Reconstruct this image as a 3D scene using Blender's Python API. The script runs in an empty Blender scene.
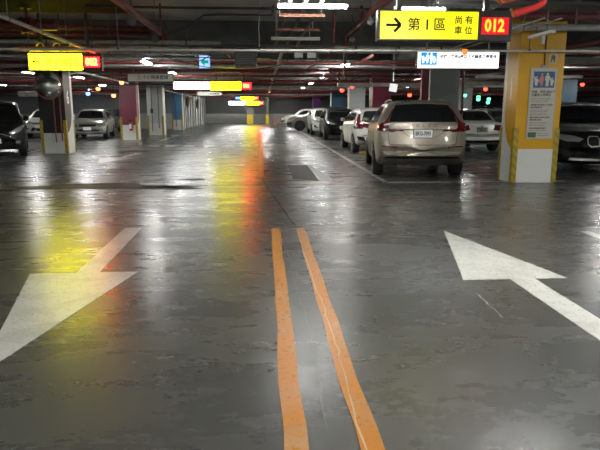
import bpy, bmesh, math, random
from mathutils import Vector, Matrix
from mathutils.bvhtree import BVHTree

random.seed(11)
SC = bpy.context.scene
COL = SC.collection
PI = math.pi
R = math.radians

# ------------------------------------------------------------------ materials
MATS = {}


def mat(name, col, rough=0.5, metal=0.0, emit=None, strength=0.0, coat=0.0, spec=0.5, noise=0.0, nscale=6.0, bump=0.0, bscale=40.0):
    if name in MATS:
        return MATS[name]
    m = bpy.data.materials.new(name)
    m.use_nodes = True
    nt = m.node_tree
    b = nt.nodes['Principled BSDF']
    b.inputs['Base Color'].default_value = (*col, 1)
    b.inputs['Roughness'].default_value = rough
    b.inputs['Metallic'].default_value = metal
    b.inputs['Coat Weight'].default_value = coat
    b.inputs['Coat Roughness'].default_value = 0.06
    b.inputs['Specular IOR Level'].default_value = spec
    if emit is not None:
        b.inputs['Emission Color'].default_value = (*emit, 1)
        b.inputs['Emission Strength'].default_value = strength
    tc = None
    if noise > 0 or bump > 0:
        tc = nt.nodes.new('ShaderNodeTexCoord')
    if noise > 0:
        n = nt.nodes.new('ShaderNodeTexNoise')
        n.inputs['Scale'].default_value = nscale
        n.inputs['Detail'].default_value = 6
        nt.links.new(tc.outputs['Object'], n.inputs['Vector'])
        r = nt.nodes.new('ShaderNodeMapRange')
        r.inputs[1].default_value = 0.3
        r.inputs[2].default_value = 0.7
        r.inputs[3].default_value = 1 - noise
        r.inputs[4].default_value = 1 + noise
        nt.links.new(n.outputs['Fac'], r.inputs[0])
        mx = nt.nodes.new('ShaderNodeVectorMath')
        mx.operation = 'SCALE'
        mx.inputs[0].default_value = col
        nt.links.new(r.outputs[0], mx.inputs['Scale'])
        nt.links.new(mx.outputs[0], b.inputs['Base Color'])
    if bump > 0:
        n2 = nt.nodes.new('ShaderNodeTexNoise')
        n2.inputs['Scale'].default_value = bscale
        nt.links.new(tc.outputs['Object'], n2.inputs['Vector'])
        bp = nt.nodes.new('ShaderNodeBump')
        bp.inputs['Strength'].default_value = bump
        bp.inputs['Distance'].default_value = 0.01
        nt.links.new(n2.outputs['Fac'], bp.inputs['Height'])
        nt.links.new(bp.outputs[0], b.inputs['Normal'])
    MATS[name] = m
    return m


class NT:
    """tiny node helper"""
    def __init__(s, name):
        s.m = bpy.data.materials.new(name)
        s.m.use_nodes = True
        s.t = s.m.node_tree
        s.b = s.t.nodes['Principled BSDF']

    def n(s, typ, **kw):
        x = s.t.nodes.new(typ)
        for k, v in kw.items():
            setattr(x, k, v)
        return x

    def l(s, a, b):
        s.t.links.new(a, b)

    def math(s, op, a, b=None, c=None, clamp=False):
        x = s.n('ShaderNodeMath', operation=op, use_clamp=clamp)
        for i, v in enumerate((a, b, c)):
            if v is None:
                continue
            if isinstance(v, (int, float)):
                x.inputs[i].default_value = v
            else:
                s.l(v, x.inputs[i])
        return x.outputs[0]

    def noise(s, vec, scale, detail=5, rough=0.55, dist=0.0):
        x = s.n('ShaderNodeTexNoise')
        x.inputs['Scale'].default_value = scale
        x.inputs['Detail'].default_value = detail
        x.inputs['Roughness'].default_value = rough
        x.inputs['Distortion'].default_value = dist
        s.l(vec, x.inputs['Vector'])
        return x.outputs['Fac']

    def mapr(s, v, a, b, c, d):
        x = s.n('ShaderNodeMapRange')
        for i, q in enumerate((a, b, c, d)):
            x.inputs[i + 1].default_value = q
        s.l(v, x.inputs[0])
        return x.outputs[0]

    def mix(s, f, a, b):
        x = s.n('ShaderNodeMix', data_type='RGBA')
        if isinstance(f, (int, float)):
            x.inputs[0].default_value = f
        else:
            s.l(f, x.inputs[0])
        for i, v in ((6, a), (7, b)):
            if isinstance(v, tuple):
                x.inputs[i].default_value = (*v, 1)
            else:
                s.l(v, x.inputs[i])
        return x.outputs[2]


def floor_material():
    k = NT('sealed_concrete')
    tc = k.n('ShaderNodeTexCoord')
    v = tc.outputs['Object']
    mp = k.n('ShaderNodeMapping')
    mp.inputs['Scale'].default_value = (0.55, 1.5, 1)
    k.l(v, mp.inputs['Vector'])
    big = k.noise(v, 0.35, 4, 0.6, 0.6)
    mid = k.noise(mp.outputs[0], 1.3, 8, 0.65, 0.8)
    fine = k.noise(v, 22, 6, 0.7)
    spots = k.noise(mp.outputs[0], 3.2, 9, 0.75, 0.3)
    c = k.mix(k.mapr(big, .35, .65, 0, 1), (0.046, 0.047, 0.044), (0.066, 0.066, 0.062))
    c = k.mix(k.mapr(mid, .3, .8, 0, .35), c, (0.092, 0.092, 0.086))
    c = k.mix(k.mapr(fine, .3, .75, 0, .45), c, (0.045, 0.045, 0.043))
    c = k.mix(k.mapr(spots, .62, .80, 0, .3), c, (0.03, 0.03, 0.029))
    k.l(c, k.b.inputs['Base Color'])
    r = k.math('ADD', k.mapr(mid, .3, .7, .23, .33), k.mapr(spots, .35, .75, -.03, .05))
    k.l(r, k.b.inputs['Roughness'])
    k.b.inputs['Specular IOR Level'].default_value = 0.75
    h = k.math('ADD', k.math('MULTIPLY', fine, .06), k.math('MULTIPLY', k.noise(v, 3.0, 4, .55), 1.0))
    bp = k.n('ShaderNodeBump')
    bp.inputs['Strength'].default_value = 0.07
    bp.inputs['Distance'].default_value = 0.02
    k.l(h, bp.inputs['Height'])
    k.l(bp.outputs[0], k.b.inputs['Normal'])
    return k.m


def paint_on_floor(name, col, worn):
    k = NT(name)
    tc = k.n('ShaderNodeTexCoord')
    v = tc.outputs['Object']
    a = k.noise(v, 3.5, 8, .7, .5)
    b = k.noise(v, 30, 6, .7)
    f = k.math('MULTIPLY', k.mapr(a, .48, .62, 0, 1), k.mapr(b, .4, .6, .2, 1))
    c = k.mix(k.mapr(a, .3, .7, 0, .5), col, tuple(q * .72 for q in col))
    c = k.mix(f, c, worn)
    k.l(c, k.b.inputs['Base Color'])
    k.l(k.mapr(b, .3, .7, .25, .34), k.b.inputs['Roughness'])
    k.b.inputs['Specular IOR Level'].default_value = .75 if name == 'road_white' else .4
    bp = k.n('ShaderNodeBump')
    bp.inputs['Strength'].default_value = .15
    bp.inputs['Distance'].default_value = .01
    k.l(b, bp.inputs['Height'])
    k.l(bp.outputs[0], k.b.inputs['Normal'])
    MATS[name] = k.m
    return k.m


def two_tone(name, upper, lower, zsplit, curved=False, depth=.8):
    """paint that changes colour at a height (and, on columns, along a curve on the side faces)"""
    k = NT(name)
    tc = k.n('ShaderNodeTexCoord')
    sp = k.n('ShaderNodeSeparateXYZ')
    k.l(tc.outputs['Object'], sp.inputs[0])
    z, y = sp.outputs[2], sp.outputs[1]
    low = k.math('LESS_THAN', z, zsplit)
    f = low
    if curved:
        t = k.math('DIVIDE', k.math('SUBTRACT', z, zsplit), .75, clamp=True)
        u = k.math('SUBTRACT', 1.0, t)
        b = k.math('MULTIPLY', k.math('SQRT', k.math('SUBTRACT', 1.0, k.math('MULTIPLY', u, u))), depth * .74)
        f = k.math('MAXIMUM', low, k.math('GREATER_THAN', y, k.math('ADD', b, .02)))
    ns = k.noise(tc.outputs['Object'], 3, 6, .65)
    fac = k.mapr(ns, .3, .75, 0, .3)
    up = k.mix(fac, upper, tuple(q * .7 for q in upper))
    lo = k.mix(fac, lower, tuple(q * .7 for q in lower))
    k.l(k.mix(f, up, lo), k.b.inputs['Base Color'])
    k.b.inputs['Roughness'].default_value = .42
    MATS[name] = k.m
    return k.m


def stripe_guard():
    k = NT('guard_yellow')
    tc = k.n('ShaderNodeTexCoord')
    sp = k.n('ShaderNodeSeparateXYZ')
    k.l(tc.outputs['Object'], sp.inputs[0])
    s = k.math('ADD', k.math('ADD', sp.outputs[0], sp.outputs[1]), sp.outputs[2])
    w = k.math('PINGPONG', s, .09)
    f = k.math('GREATER_THAN', w, .05)
    c = k.mix(f, (0.36, 0.25, 0.015), (0.24, 0.19, 0.025))
    k.l(c, k.b.inputs['Base Color'])
    k.b.inputs['Roughness'].default_value = .5
    MATS['guard_yellow'] = k.m
    return k.m


FLOOR = floor_material()
WHITE_MARK = paint_on_floor('road_white', (0.50, 0.50, 0.465), (0.30, 0.30, 0.28))
YELLOW_MARK = paint_on_floor('road_yellow', (0.46, 0.175, 0.018), (0.42, 0.25, 0.12))
GUARD = stripe_guard()
TYRE = mat('tyre_rubber', (0.012, 0.012, 0.012), .75)
PLASTIC = mat('black_plastic', (0.008, 0.008, 0.0085), .55, spec=.25)
GLASS = mat('tinted_glass', (0.006, 0.008, 0.008), .06, spec=.55)
RIM = mat('alloy_grey', (0.22, 0.22, 0.23), .35, metal=.8)
RIMD = mat('alloy_dark', (0.05, 0.05, 0.055), .35, metal=.7)
CHROME = mat('chrome', (0.7, 0.7, 0.7), .12, metal=1)
TAIL = mat('tail_lamp_red', (0.09, 0.003, 0.006), .12, coat=.6)
HEADL = mat('head_lamp_clear', (0.28, 0.285, 0.29), .10, metal=.35, coat=1)
PLATE = mat('plate_white', (0.80, 0.81, 0.82), .4)
INK = mat('ink_dark', (0.02, 0.02, 0.02), .6)
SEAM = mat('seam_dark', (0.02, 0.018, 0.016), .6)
REDPIPE = mat('red_pipe_paint', (0.15, 0.022, 0.018), .42, noise=.35, nscale=5)
DARKRED = mat('dark_red_pipe_paint', (0.09, 0.018, 0.018), .5, noise=.35, nscale=5)
GREYPIPE = mat('grey_conduit', (0.30, 0.30, 0.28), .4, metal=.3, noise=.2)
WHITEPIPE = mat('white_conduit', (0.52, 0.52, 0.47), .4, noise=.15)
DARKPIPE = mat('dark_conduit', (0.035, 0.035, 0.035), .5)
GALV = mat('galvanised_steel', (0.30, 0.31, 0.30), .4, metal=.7, noise=.25, nscale=9)
DUCT = mat('duct_sheet', (0.34, 0.33, 0.29), .45, metal=.4, noise=.2)
RUST = mat('rusty_bracket', (0.24, 0.085, 0.045), .6, noise=.3)
ROD = mat('hanger_rod_steel', (0.10, 0.10, 0.10), .5, metal=.4)
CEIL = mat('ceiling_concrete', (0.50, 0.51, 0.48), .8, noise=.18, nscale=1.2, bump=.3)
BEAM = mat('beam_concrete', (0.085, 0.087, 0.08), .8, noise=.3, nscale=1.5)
CASE = mat('sign_case', (0.03, 0.028, 0.026), .35)
LAMPW = mat('lamp_housing', (0.6, 0.6, 0.58), .4)
TUBE = mat('tube_glow', (.9, .95, 1), .4, emit=(1.0, 1.0, .96), strength=190)
TUBE2 = mat('tube_glow_dim', (.9, .95, 1), .4, emit=(1.0, 1.0, .96), strength=190)
YEL = mat('sign_yellow', (.5, .5, .02), .35, emit=(.90, .82, .0), strength=.72)
YELHOT = mat('sign_yellow_bright', (.5, .5, .02), .35, emit=(.95, .84, .003), strength=19)
SWHITE = mat('sign_white', (.8, .8, .8), .35, emit=(.97, 1.0, 1.0), strength=.85)
SWHITEHOT = mat('sign_white_bright', (.8, .8, .8), .35, emit=(.98, 1.0, .98), strength=11)
LEDRED = mat('led_red', (.2, 0, 0), .3, emit=(.8, .002, .01), strength=.9)
LEDREDHOT = mat('led_red_bright', (.2, 0, 0), .3, emit=(1, .0015, .004), strength=34)
LEDDIGITHOT = mat('led_digit_bright', (.4, .1, 0), .3, emit=(1, .30, .03), strength=7)
TUBE3 = mat('tube_glow_faint', (.9, .95, 1), .4, emit=(1.0, 1.0, .96), strength=60)
TUBEHI = mat('tube_glow_high', (.9, .95, 1), .4, emit=(1.0, 1.0, .96), strength=330)
TUBELO = mat('tube_glow_low', (.9, .95, 1), .4, emit=(1.0, 1.0, .96), strength=110)
YELFAR = mat('sign_yellow_far', (.5, .5, .02), .35, emit=(.95, .86, .003), strength=12)
LEDDIGIT = mat('led_digit', (.4, .1, 0), .3, emit=(1, .30, .02), strength=1.6)
SBLUE = mat('sign_blue', (0, .2, .5), .4, emit=(.0, .22, .62), strength=.7)
PEOPLEW = mat('pictogram_white', (.8, .8, .8), .4, emit=(1, 1, 1), strength=.6)
SIGNINK = mat('sign_ink', (.03, .03, .025), .7, spec=.1)


# ------------------------------------------------------------------ mesh helpers
def new_bm():
    return bmesh.new()


def add_box(bm, x0, x1, y0, y1, z0, z1, bevel=0.0, M=None):
    r = bmesh.ops.create_cube(bm, size=1)
    vs = r['verts']
    for v in vs:
        v.co = Vector(((x0 + x1) / 2 + v.co.x * (x1 - x0), (y0 + y1) / 2 + v.co.y * (y1 - y0), (z0 + z1) / 2 + v.co.z * (z1 - z0)))
    if bevel > 0:
        es = list({e for v in vs for e in v.link_edges})
        rr = bmesh.ops.bevel(bm, geom=es, offset=bevel, segments=2, affect='EDGES', profile=.5)
        vs = list({v for f in rr['faces'] for v in f.verts} | {v for v in vs if v.is_valid})
    if M is not None:
        for v in vs:
            v.co = M @ v.co
    return vs


def add_tube(bm, pts, r, seg=10, caps=True):
    """round tube swept along a polyline"""
    pts = [Vector(p) for p in pts]
    rings = []
    n = len(pts)
    up = Vector((0, 0, 1))
    prev = None
    for i, p in enumerate(pts):
        if i == 0:
            d = pts[1] - p
        elif i == n - 1:
            d = p - pts[i - 1]
        else:
            d = (pts[i + 1] - p).normalized() + (p - pts[i - 1]).normalized()
        d.normalize()
        if prev is None:
            a = up if abs(d.z) < .9 else Vector((1, 0, 0))
            u = d.cross(a).normalized()
        else:
            u = (prev - d * prev.dot(d)).normalized()
        prev = u
        w = d.cross(u)
        rings.append([bm.verts.new(p + u * math.cos(t) * r + w * math.sin(t) * r) for t in [2 * PI * k / seg for k in range(seg)]])
    for a, b in zip(rings, rings[1:]):
        for k in range(seg):
            bm.faces.new((a[k], a[(k + 1) % seg], b[(k + 1) % seg], b[k]))
    if caps:
        bm.faces.new(rings[0][::-1])
        bm.faces.new(rings[-1])


def add_lathe(bm, prof, seg=28, axis='x', origin=(0, 0, 0)):
    """prof: list of (radius, offset along axis)"""
    o = Vector(origin)
    rings = []
    for r, a in prof:
        ring = []
        for k in range(seg):
            t = 2 * PI * k / seg
            c, s = math.cos(t) * r, math.sin(t) * r
            v = {'x': (a, c, s), 'y': (c, a, s), 'z': (c, s, a)}[axis]
            ring.append(bm.verts.new(o + Vector(v)))
        rings.append(ring)
    for a, b in zip(rings, rings[1:]):
        for k in range(seg):
            bm.faces.new((a[k], a[(k + 1) % seg], b[(k + 1) % seg], b[k]))
    bm.faces.new(rings[0][::-1])
    bm.faces.new(rings[-1])


def add_prism(bm, poly, y0, y1, plane='xz'):
    """extrude a 2D polygon; plane xz -> thickness along y, xy -> along z, yz -> along x"""
    def P(a, b, c):
        return {'xz': (a, c, b), 'xy': (a, b, c), 'yz': (c, a, b)}[plane]
    f = [bm.verts.new(P(a, b, y0)) for a, b in poly]
    g = [bm.verts.new(P(a, b, y1)) for a, b in poly]
    bm.faces.new(f)
    bm.faces.new(g[::-1])
    n = len(poly)
    for i in range(n):
        bm.faces.new((f[i], g[i], g[(i + 1) % n], f[(i + 1) % n]))


def mesh_obj(name, bm, m, parent=None, smooth=None, loc=None):
    bmesh.ops.recalc_face_normals(bm, faces=bm.faces)
    me = bpy.data.meshes.new(name)
    bm.to_mesh(me)
    bm.free()
    for x in (m if isinstance(m, (list, tuple)) else [m]):
        me.materials.append(x)
    o = bpy.data.objects.new(name, me)
    COL.objects.link(o)
    if parent is not None:
        o.parent = parent
    if loc is not None:
        o.location = loc
    if smooth:
        me.polygons.foreach_set('use_smooth', [True] * len(me.polygons))
        me.set_sharp_from_angle(angle=R(smooth))
    return o


def tag(o, label, cat, group=None, kind=None):
    o['label'] = label
    o['category'] = cat
    if group:
        o['group'] = group
    if kind:
        o['kind'] = kind
    return o


def thing(name, label, cat, loc=(0, 0, 0), rotz=0, group=None, kind=None):
    o = bpy.data.objects.new(name, None)
    COL.objects.link(o)
    o.empty_display_size = .2
    o.location = loc
    o.rotation_euler = (0, 0, rotz)
    return tag(o, label, cat, group, kind)


def structure(name, bm, m, parent=None, smooth=None):
    o = mesh_obj(name, bm, m, parent, smooth)
    if parent is None:
        o['kind'] = 'structure'
    return o


def copy_tree(o, parent=None):
    c = o.copy()
    COL.objects.link(c)
    c.parent = parent
    for ch in [q for q in o.children]:
        copy_tree(ch, c)
    return c


def text_obj(name, body, size, m, parent, loc, rot=(PI / 2, 0, 0), align='CENTER', sx=1.0, extrude=.002, bold=0.0):
    cu = bpy.data.curves.new(name, 'FONT')
    cu.body = body
    cu.size = size
    cu.align_x = align
    cu.align_y = 'CENTER'
    cu.extrude = extrude
    cu.offset = bold
    cu.resolution_u = 2
    tmp = bpy.data.objects.new(name + '_tmp', cu)
    COL.objects.link(tmp)
    dg = bpy.context.evaluated_depsgraph_get()
    me = bpy.data.meshes.new_from_object(tmp.evaluated_get(dg))
    bpy.data.objects.remove(tmp)
    me.materials.clear()
    me.materials.append(m)
    o = bpy.data.objects.new(name, me)
    COL.objects.link(o)
    o.parent = parent
    o.location = loc
    o.rotation_euler = rot
    o.scale = (sx, 1, 1)
    return o


# ------------------------------------------------------------------ camera
cam_d = bpy.data.cameras.new('camera')
cam = bpy.data.objects.new('camera', cam_d)
COL.objects.link(cam)
SC.camera = cam
cam_d.sensor_fit = 'HORIZONTAL'
cam_d.sensor_width = 36
cam_d.lens = 36 * 580 / 600
cam_d.clip_end = 300
cam_d.clip_start = .05
cam.location = (0, 0, 1.45)
cam.rotation_euler = (R(90 - 11.262), 0, R(-3.58))

# ------------------------------------------------------------------ the room
ZC = 3.55
XL, XR, YN, YF = -24.0, 32.0, -9.0, 64.5


def box_bm(*a, **k):
    bm = new_bm()
    add_box(bm, *a, **k)
    return bm


floor = structure('floor', box_bm(XL, XR, YN, YF, -.2, 0), FLOOR)
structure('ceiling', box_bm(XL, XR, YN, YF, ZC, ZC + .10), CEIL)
WALLF = two_tone('wall_two_tone_far', (0.15, 0.15, 0.145), (0.62, 0.63, 0.60), 1.0)
WALLS = two_tone('wall_two_tone', (0.17, 0.18, 0.19), (0.36, 0.37, 0.36), 1.15)
WALLW = mat('wall_white_paint', (0.70, 0.71, 0.69), .6, noise=.12)
structure('wall_far', box_bm(-6.2, XR, YF, YF + .25, 0, ZC), WALLF)
structure('wall_left', box_bm(XL - .25, XL, YN, 46, 0, ZC), WALLS)
structure('wall_right', box_bm(XR, XR + .25, YN, YF, 0, ZC), WALLS)
structure('wall_near', box_bm(XL, XR, YN - .25, YN, 0, ZC), WALLW)
structure('wall_left_end', box_bm(XL, -6.45, 46, 46.25, 0, ZC), WALLS)
structure('wall_left_aisle', box_bm(-6.45, -6.2, 46, YF + .25, 0, ZC), WALLW)
# pilasters and panels on the left aisle wall
for i, (ya, yb) in enumerate(((46.0, 46.5), (48.6, 49.0), (52.0, 52.5), (56.2, 56.8), (60.6, 61.1))):
    structure('trim_%d' % (i + 1), box_bm(-6.2, -6.02, ya, yb, 0, 3.2), mat('pilaster_paint', (0.30, 0.31, 0.31), .6, noise=.2))

# beams under the slab
beams_y = [4.6, 14.75, 22.9, 30.6, 36.6, 45.4, 54.0]
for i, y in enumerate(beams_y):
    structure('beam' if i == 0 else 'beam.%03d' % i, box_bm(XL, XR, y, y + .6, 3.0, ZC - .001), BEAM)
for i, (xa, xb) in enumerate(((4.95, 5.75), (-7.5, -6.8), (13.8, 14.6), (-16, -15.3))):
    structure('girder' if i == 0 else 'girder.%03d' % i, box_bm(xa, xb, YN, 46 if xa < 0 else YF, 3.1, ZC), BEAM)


# ------------------------------------------------------------------ floor paint
def marking(name, polys, m, label, cat, group=None, z=.004):
    bm = new_bm()
    for p in polys:
        add_prism(bm, p, .0005, z, 'xy')
    return tag(mesh_obj(name, bm, m), label, cat, group)


def rect(x0, x1, y0, y1):
    return [(x0, y0), (x1, y0), (x1, y1), (x0, y1)]


def wavy(xc0, xc1, w, y0, y1, n=14, amp=.012):
    a, b = [], []
    for i in range(n + 1):
        y = y0 + (y1 - y0) * i / n
        xc = xc0 + (xc1 - xc0) * i / n + math.sin(i * 2.1) * amp * .5
        a.append((xc - w / 2 + random.uniform(-amp, amp) * .4, y))
        b.append((xc + w / 2 + random.uniform(-amp, amp) * .4, y))
    return a + b[::-1]


marking('lane_line', [wavy(.118, .14, .105, .6, 7.08)], YELLOW_MARK, 'worn orange-yellow lane line, the left one of the pair running towards the camera', 'lane line')
marking('lane_line', [wavy(.455, .445, .105, .6, 7.08)], YELLOW_MARK, 'cracked orange-yellow lane line, the right one of the pair running towards the camera', 'lane line')
marking('lane_line', [wavy(-.06, -.1, .13, 12.75, 37.0)], YELLOW_MARK, 'thin orange centre line far down the aisle under the red reflection', 'lane line')
marking('lane_line', [[(.0, 12.62), (1.6, 11.35), (1.62, 11.40), (.02, 12.68)]], YELLOW_MARK, 'thin faded orange curve line at the end of the far centre line', 'lane line')


def arrow(name, x, ytip, ybase, ytail, w, sw, label, rot=0, sh=0):
    c = Vector((x, ybase, 0))
    pts = [(0, ytip - ybase), (w / 2, 0), (sw / 2 + sh, 0), (sw / 2 + sh, ytail - ybase), (-sw / 2 + sh, ytail - ybase), (-sw / 2 + sh, 0), (-w / 2, 0)]
    q = []
    for a, b in pts:
        q.append((x + a * math.cos(rot) - b * math.sin(rot), ybase + a * math.sin(rot) + b * math.cos(rot)))
    return marking(name, [q], WHITE_MARK, label, 'road arrow')


arrow('painted_arrow', -1.63, 3.08, 5.17, 7.2, .95, .205, 'large white floor arrow pointing towards the camera in the left lane', .015, .03)
arrow('painted_arrow', 2.18, 6.79, 4.74, 2.4, .93, .22, 'large white floor arrow pointing away from the camera in the right lane', 0, .06)
arrow('painted_arrow', -4.42, 16.3, 18.1, 20.1, 1.15, .24, 'small far white floor arrow beside the black mirror pillar', -.08, .05)
marking('parking_line', [rect(2.43, 2.53, 11.7, 27), rect(2.43, 2.53, 28, 43)], WHITE_MARK, 'long white bay line running beside the row of parked cars', 'parking line')
marking('parking_line', [rect(2.5, 6.2, 11.52, 11.60)], WHITE_MARK, 'thin white bay line crossing behind the beige car and past the yellow pillar', 'parking line')
marking('parking_line', [rect(2.53, 6.0, 18.2, 18.3)], WHITE_MARK, 'white bay line between the beige car and the white hatchback', 'parking line')
marking('parking_line', [rect(4.62, 4.72, 12.4, 18.2)], WHITE_MARK, 'white bay line on the right side of the beige car', 'parking line')
marking('parking_line', [rect(3.82, 3.93, 4.4, 6.65)], WHITE_MARK, 'short white line at the right edge of the near lane', 'parking line')
marking('parking_line', [rect(-8.15, -8.03, 17.6, 21.5)], WHITE_MARK, 'white bay line between the dark minivan and the black pillar', 'parking line')
marking('parking_line', [rect(-4.9, -4.8, 27.6, 34)], WHITE_MARK, 'white bay line by the foot of the maroon pillar', 'parking line')
for i, x in enumerate((-4.62, -3.95, -3.2, -2.4, -1.65, -.95)):
    marking('dashed_line_stroke', [rect(x, x + .42, 23.6, 24.3)], WHITE_MARK, 'short white dash of the row crossing the aisle floor', 'floor dash', 'white dashes crossing the aisle')
for i, x in enumerate((-5.3, -4.5, -3.6, -2.7)):
    marking('dashed_line_stroke', [rect(x, x + .45, 33.6, 34.6)], WHITE_MARK, 'short white dash of the farther row crossing the aisle floor', 'floor dash', 'far white dashes crossing the aisle')

# patch, joint and crack belong to the floor
PATCH = mat('patch_concrete', (0.045, 0.045, 0.045), .65, noise=.25, nscale=4)
LPATCH = mat('light_patch_concrete', (0.16, 0.16, 0.15), .4, noise=.25, nscale=4)
bm = new_bm()
add_prism(bm, [(.62, 11.9), (1.15, 11.9), (1.15, 15.4), (.62, 15.4)], .0004, .002, 'xy')
mesh_obj('repair_patch', bm, PATCH, floor)
bm = new_bm()
add_prism(bm, [(1.17, 11.9), (1.5, 11.9), (1.2, 15.6), (1.15, 15.6)], .0004, .003, 'xy')
mesh_obj('repair_strip', bm, LPATCH, floor)
bm = new_bm()
add_box(bm, XL, XR, 11.30, 11.36, .0003, .002)
mesh_obj('expansion_joint', bm, mat('joint_filler', (0.07, 0.055, 0.04), .6), floor)


def ribbon(name, pts, w, m):
    bm = new_bm()
    a, b = [], []
    P = []
    for (x0, y0), (x1, y1) in zip(pts, pts[1:]):
        for k in range(8):
            t = k / 8
            P.append((x0 + (x1 - x0) * t + random.uniform(-1, 1) * .009, y0 + (y1 - y0) * t))
    P.append(pts[-1])
    n = len(P)
    for i, (x, y) in enumerate(P):
        ww = w * random.uniform(.4, 1.2) * (0.3 if i in (0, n - 1) else 1)
        a.append(bm.verts.new((x - ww, y, .0052)))
        b.append(bm.verts.new((x + ww, y, .0052)))
    for i in range(n - 1):
        bm.faces.new((a[i], b[i], b[i + 1], a[i + 1]))
    return mesh_obj(name, bm, m, floor)


ribbon('crack', [(-.04, 12.5), (.1, 10.5), (.24, 8.9), (.40, 7.0)], .012, SEAM)
ribbon('crack', [(.41, 7.0), (.40, 5.5), (.43, 4.3), (.44, 3.3), (.42, 2.6), (.43, 1.6)], .005, mat('worn_white', (.55, .38, .24), .5))
ribbon('crack', [(.2, 6.5), (.24, 5.5), (.26, 4.4), (.30, 3.6), (.28, 2.4)], .005, LPATCH)
ribbon('crack', [(1.69, 4.35), (1.68, 4.1), (1.68, 3.8)], .004, WHITE_MARK)

# damp patch on the left
k = NT('damp_floor')
k.b.inputs['Base Color'].default_value = (.028, .028, .027, 1)
k.b.inputs['Roughness'].default_value = .7
bm = new_bm()
for (cx, cy, rx, ry) in ((-3.2, 11.3, 1.5, .42), (-1.9, 11.0, .75, .28), (-1.5, 12.3, .3, .15)):
    pts = []
    for q in range(40):
        t = q / 40 * 2 * PI
        rr = 1 + .18 * math.sin(3 * t + cx) + .12 * math.sin(7 * t + cy) + random.uniform(-.08, .08)
        pts.append((cx + math.cos(t) * rx * rr, cy + math.sin(t) * ry * rr))
    add_prism(bm, pts, .0003, .0016, 'xy')
mesh_obj('damp_patch', bm, k.m, floor)


# ------------------------------------------------------------------ columns
WHITEP = (0.62, 0.63, 0.60)


def column(x0, x1, y0, y1, upper, label, lower=WHITEP, zs=.68, curved=True, guards=True, number=None, numcol=None, top=2.98, gh=1.1):
    t = thing('column', label, 'column', ((x0 + x1) / 2, y0, 0), kind='thing')
    w = (x1 - x0) / 2
    d = y1 - y0
    m = two_tone('column_paint_' + str(len(MATS)), upper, lower, zs, curved, d)
    bm = new_bm()
    add_box(bm, -w, w, 0, d, 0, ZC - .002, bevel=.015)
    mesh_obj('shaft', bm, m, t)
    if guards:
        for sx in (-1, 1):
            bm = new_bm()
            a = sx * w
            add_box(bm, min(a, a - sx * .09), max(a, a - sx * .09), -.012, 0.0, 0.01, gh, bevel=.002)
            add_box(bm, min(a, a + sx * .012), max(a, a + sx * .012), -.012, .09, .01, gh, bevel=.002)
            mesh_obj('corner_guard', bm, GUARD, t)
            bm = new_bm()
            add_box(bm, min(a, a + sx * .012), max(a, a + sx * .012), d - .09, d, .01, gh, bevel=.002)
            mesh_obj('corner_guard', bm, GUARD, t)
    if number:
        side = 1 if x0 < 0 else -1
        o = text_obj('number', number, .62, mat('numeral_white', (.8, .8, .78), .5), t, (side * (w + .004), d * .42, 1.82), rot=(PI / 2, 0, side * PI / 2), sx=.8)
    return t


C1 = column(4.94, 5.84, 11.28, 11.95, (0.58, 0.31, 0.010), 'yellow and white concrete pillar carrying a parking notice, right of the beige car', number='1')
column(-7.36, -6.52, 19.95, 20.8, (0.012, 0.012, 0.010), 'black and white concrete pillar behind the round mirror', number='6')
column(-6.85, -6.05, 28.8, 29.5, (0.135, 0.016, 0.036), 'maroon and white concrete pillar with a fire extinguisher, left of the aisle', zs=.72)
column(-6.65, -5.75, 34.5, 35.3, (0.50, 0.52, 0.50), 'plain white concrete pillar on the left, between maroon and blue pillars', curved=False)
column(-6.6, -5.85, 43.3, 44.1, (0.05, 0.17, 0.30), 'blue and white concrete pillar on the left of the aisle', zs=.72)
column(4.95, 5.85, 17.4, 18.2, (0.22, 0.24, 0.23), 'grey concrete pillar rising behind the roof of the beige car', curved=False, guards=False)
column(4.95, 5.8, 26.6, 27.4, (0.15, 0.02, 0.045), 'maroon concrete pillar behind the white hatchback on the right', zs=.72)
column(4.9, 5.8, 33.4, 34.2, (0.42, 0.44, 0.43), 'white concrete pillar behind the black hatchback on the right', curved=False)
column(4.9, 5.9, 42.2, 43.0, (0.05, 0.15, 0.24), 'blue concrete pillar at the far right of the aisle', zs=.4)
column(4.9, 5.6, 57.5, 58.2, (0.12, 0.03, 0.14), 'violet concrete pillar at the far right of the aisle', zs=.72)
column(-1.65, -1.0, 60.5, 61.1, (0.13, 0.13, 0.12), 'far pillar with yellow foot below the farthest yellow sign', lower=(.55, .38, .03), zs=.95, curved=False, guards=False)
column(.25, .62, 60.5, 61.0, (0.07, 0.07, 0.07), 'slim dark far pillar with yellow foot in front of the end wall', lower=(.55, .38, .03), zs=.95, curved=False, guards=False)
column(13.8, 14.6, 26.8, 27.6, (0.06, 0.17, 0.26), 'blue pillar far behind, seen between the white saloon and yellow pillar', zs=.4)
column(11.0, 12.0, 33.4, 34.2, (0.42, 0.44, 0.44), 'white pillar far behind the white saloon car', curved=False, guards=False)
column(15.6, 16.5, 20.2, 21.0, (0.40, 0.42, 0.42), 'white pillar far behind the black car on the right', curved=False)

# things on the pillars
t = thing('notice_poster', 'tall white parking notice with blue pictogram panel on the yellow pillar', 'poster', (5.44, 11.275, .88))
bm = new_bm()
add_box(bm, -.27, .27, -.014, 0, 0, 1.36)
mesh_obj('frame', bm, mat('poster_frame', (.36, .35, .30), .5), t)
bm = new_bm()
add_box(bm, -.252, .252, -.017, -.014, .015, 1.345)
mesh_obj('sheet', bm, mat('poster_paper', (.43, .42, .37), .5, noise=.05), t)
bm = new_bm()
add_box(bm, -.205, .215, -.020, -.017, .985, 1.29)
mesh_obj('pictogram_panel', bm, mat('poster_blue', (.02, .08, .18), .5), t)


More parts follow.
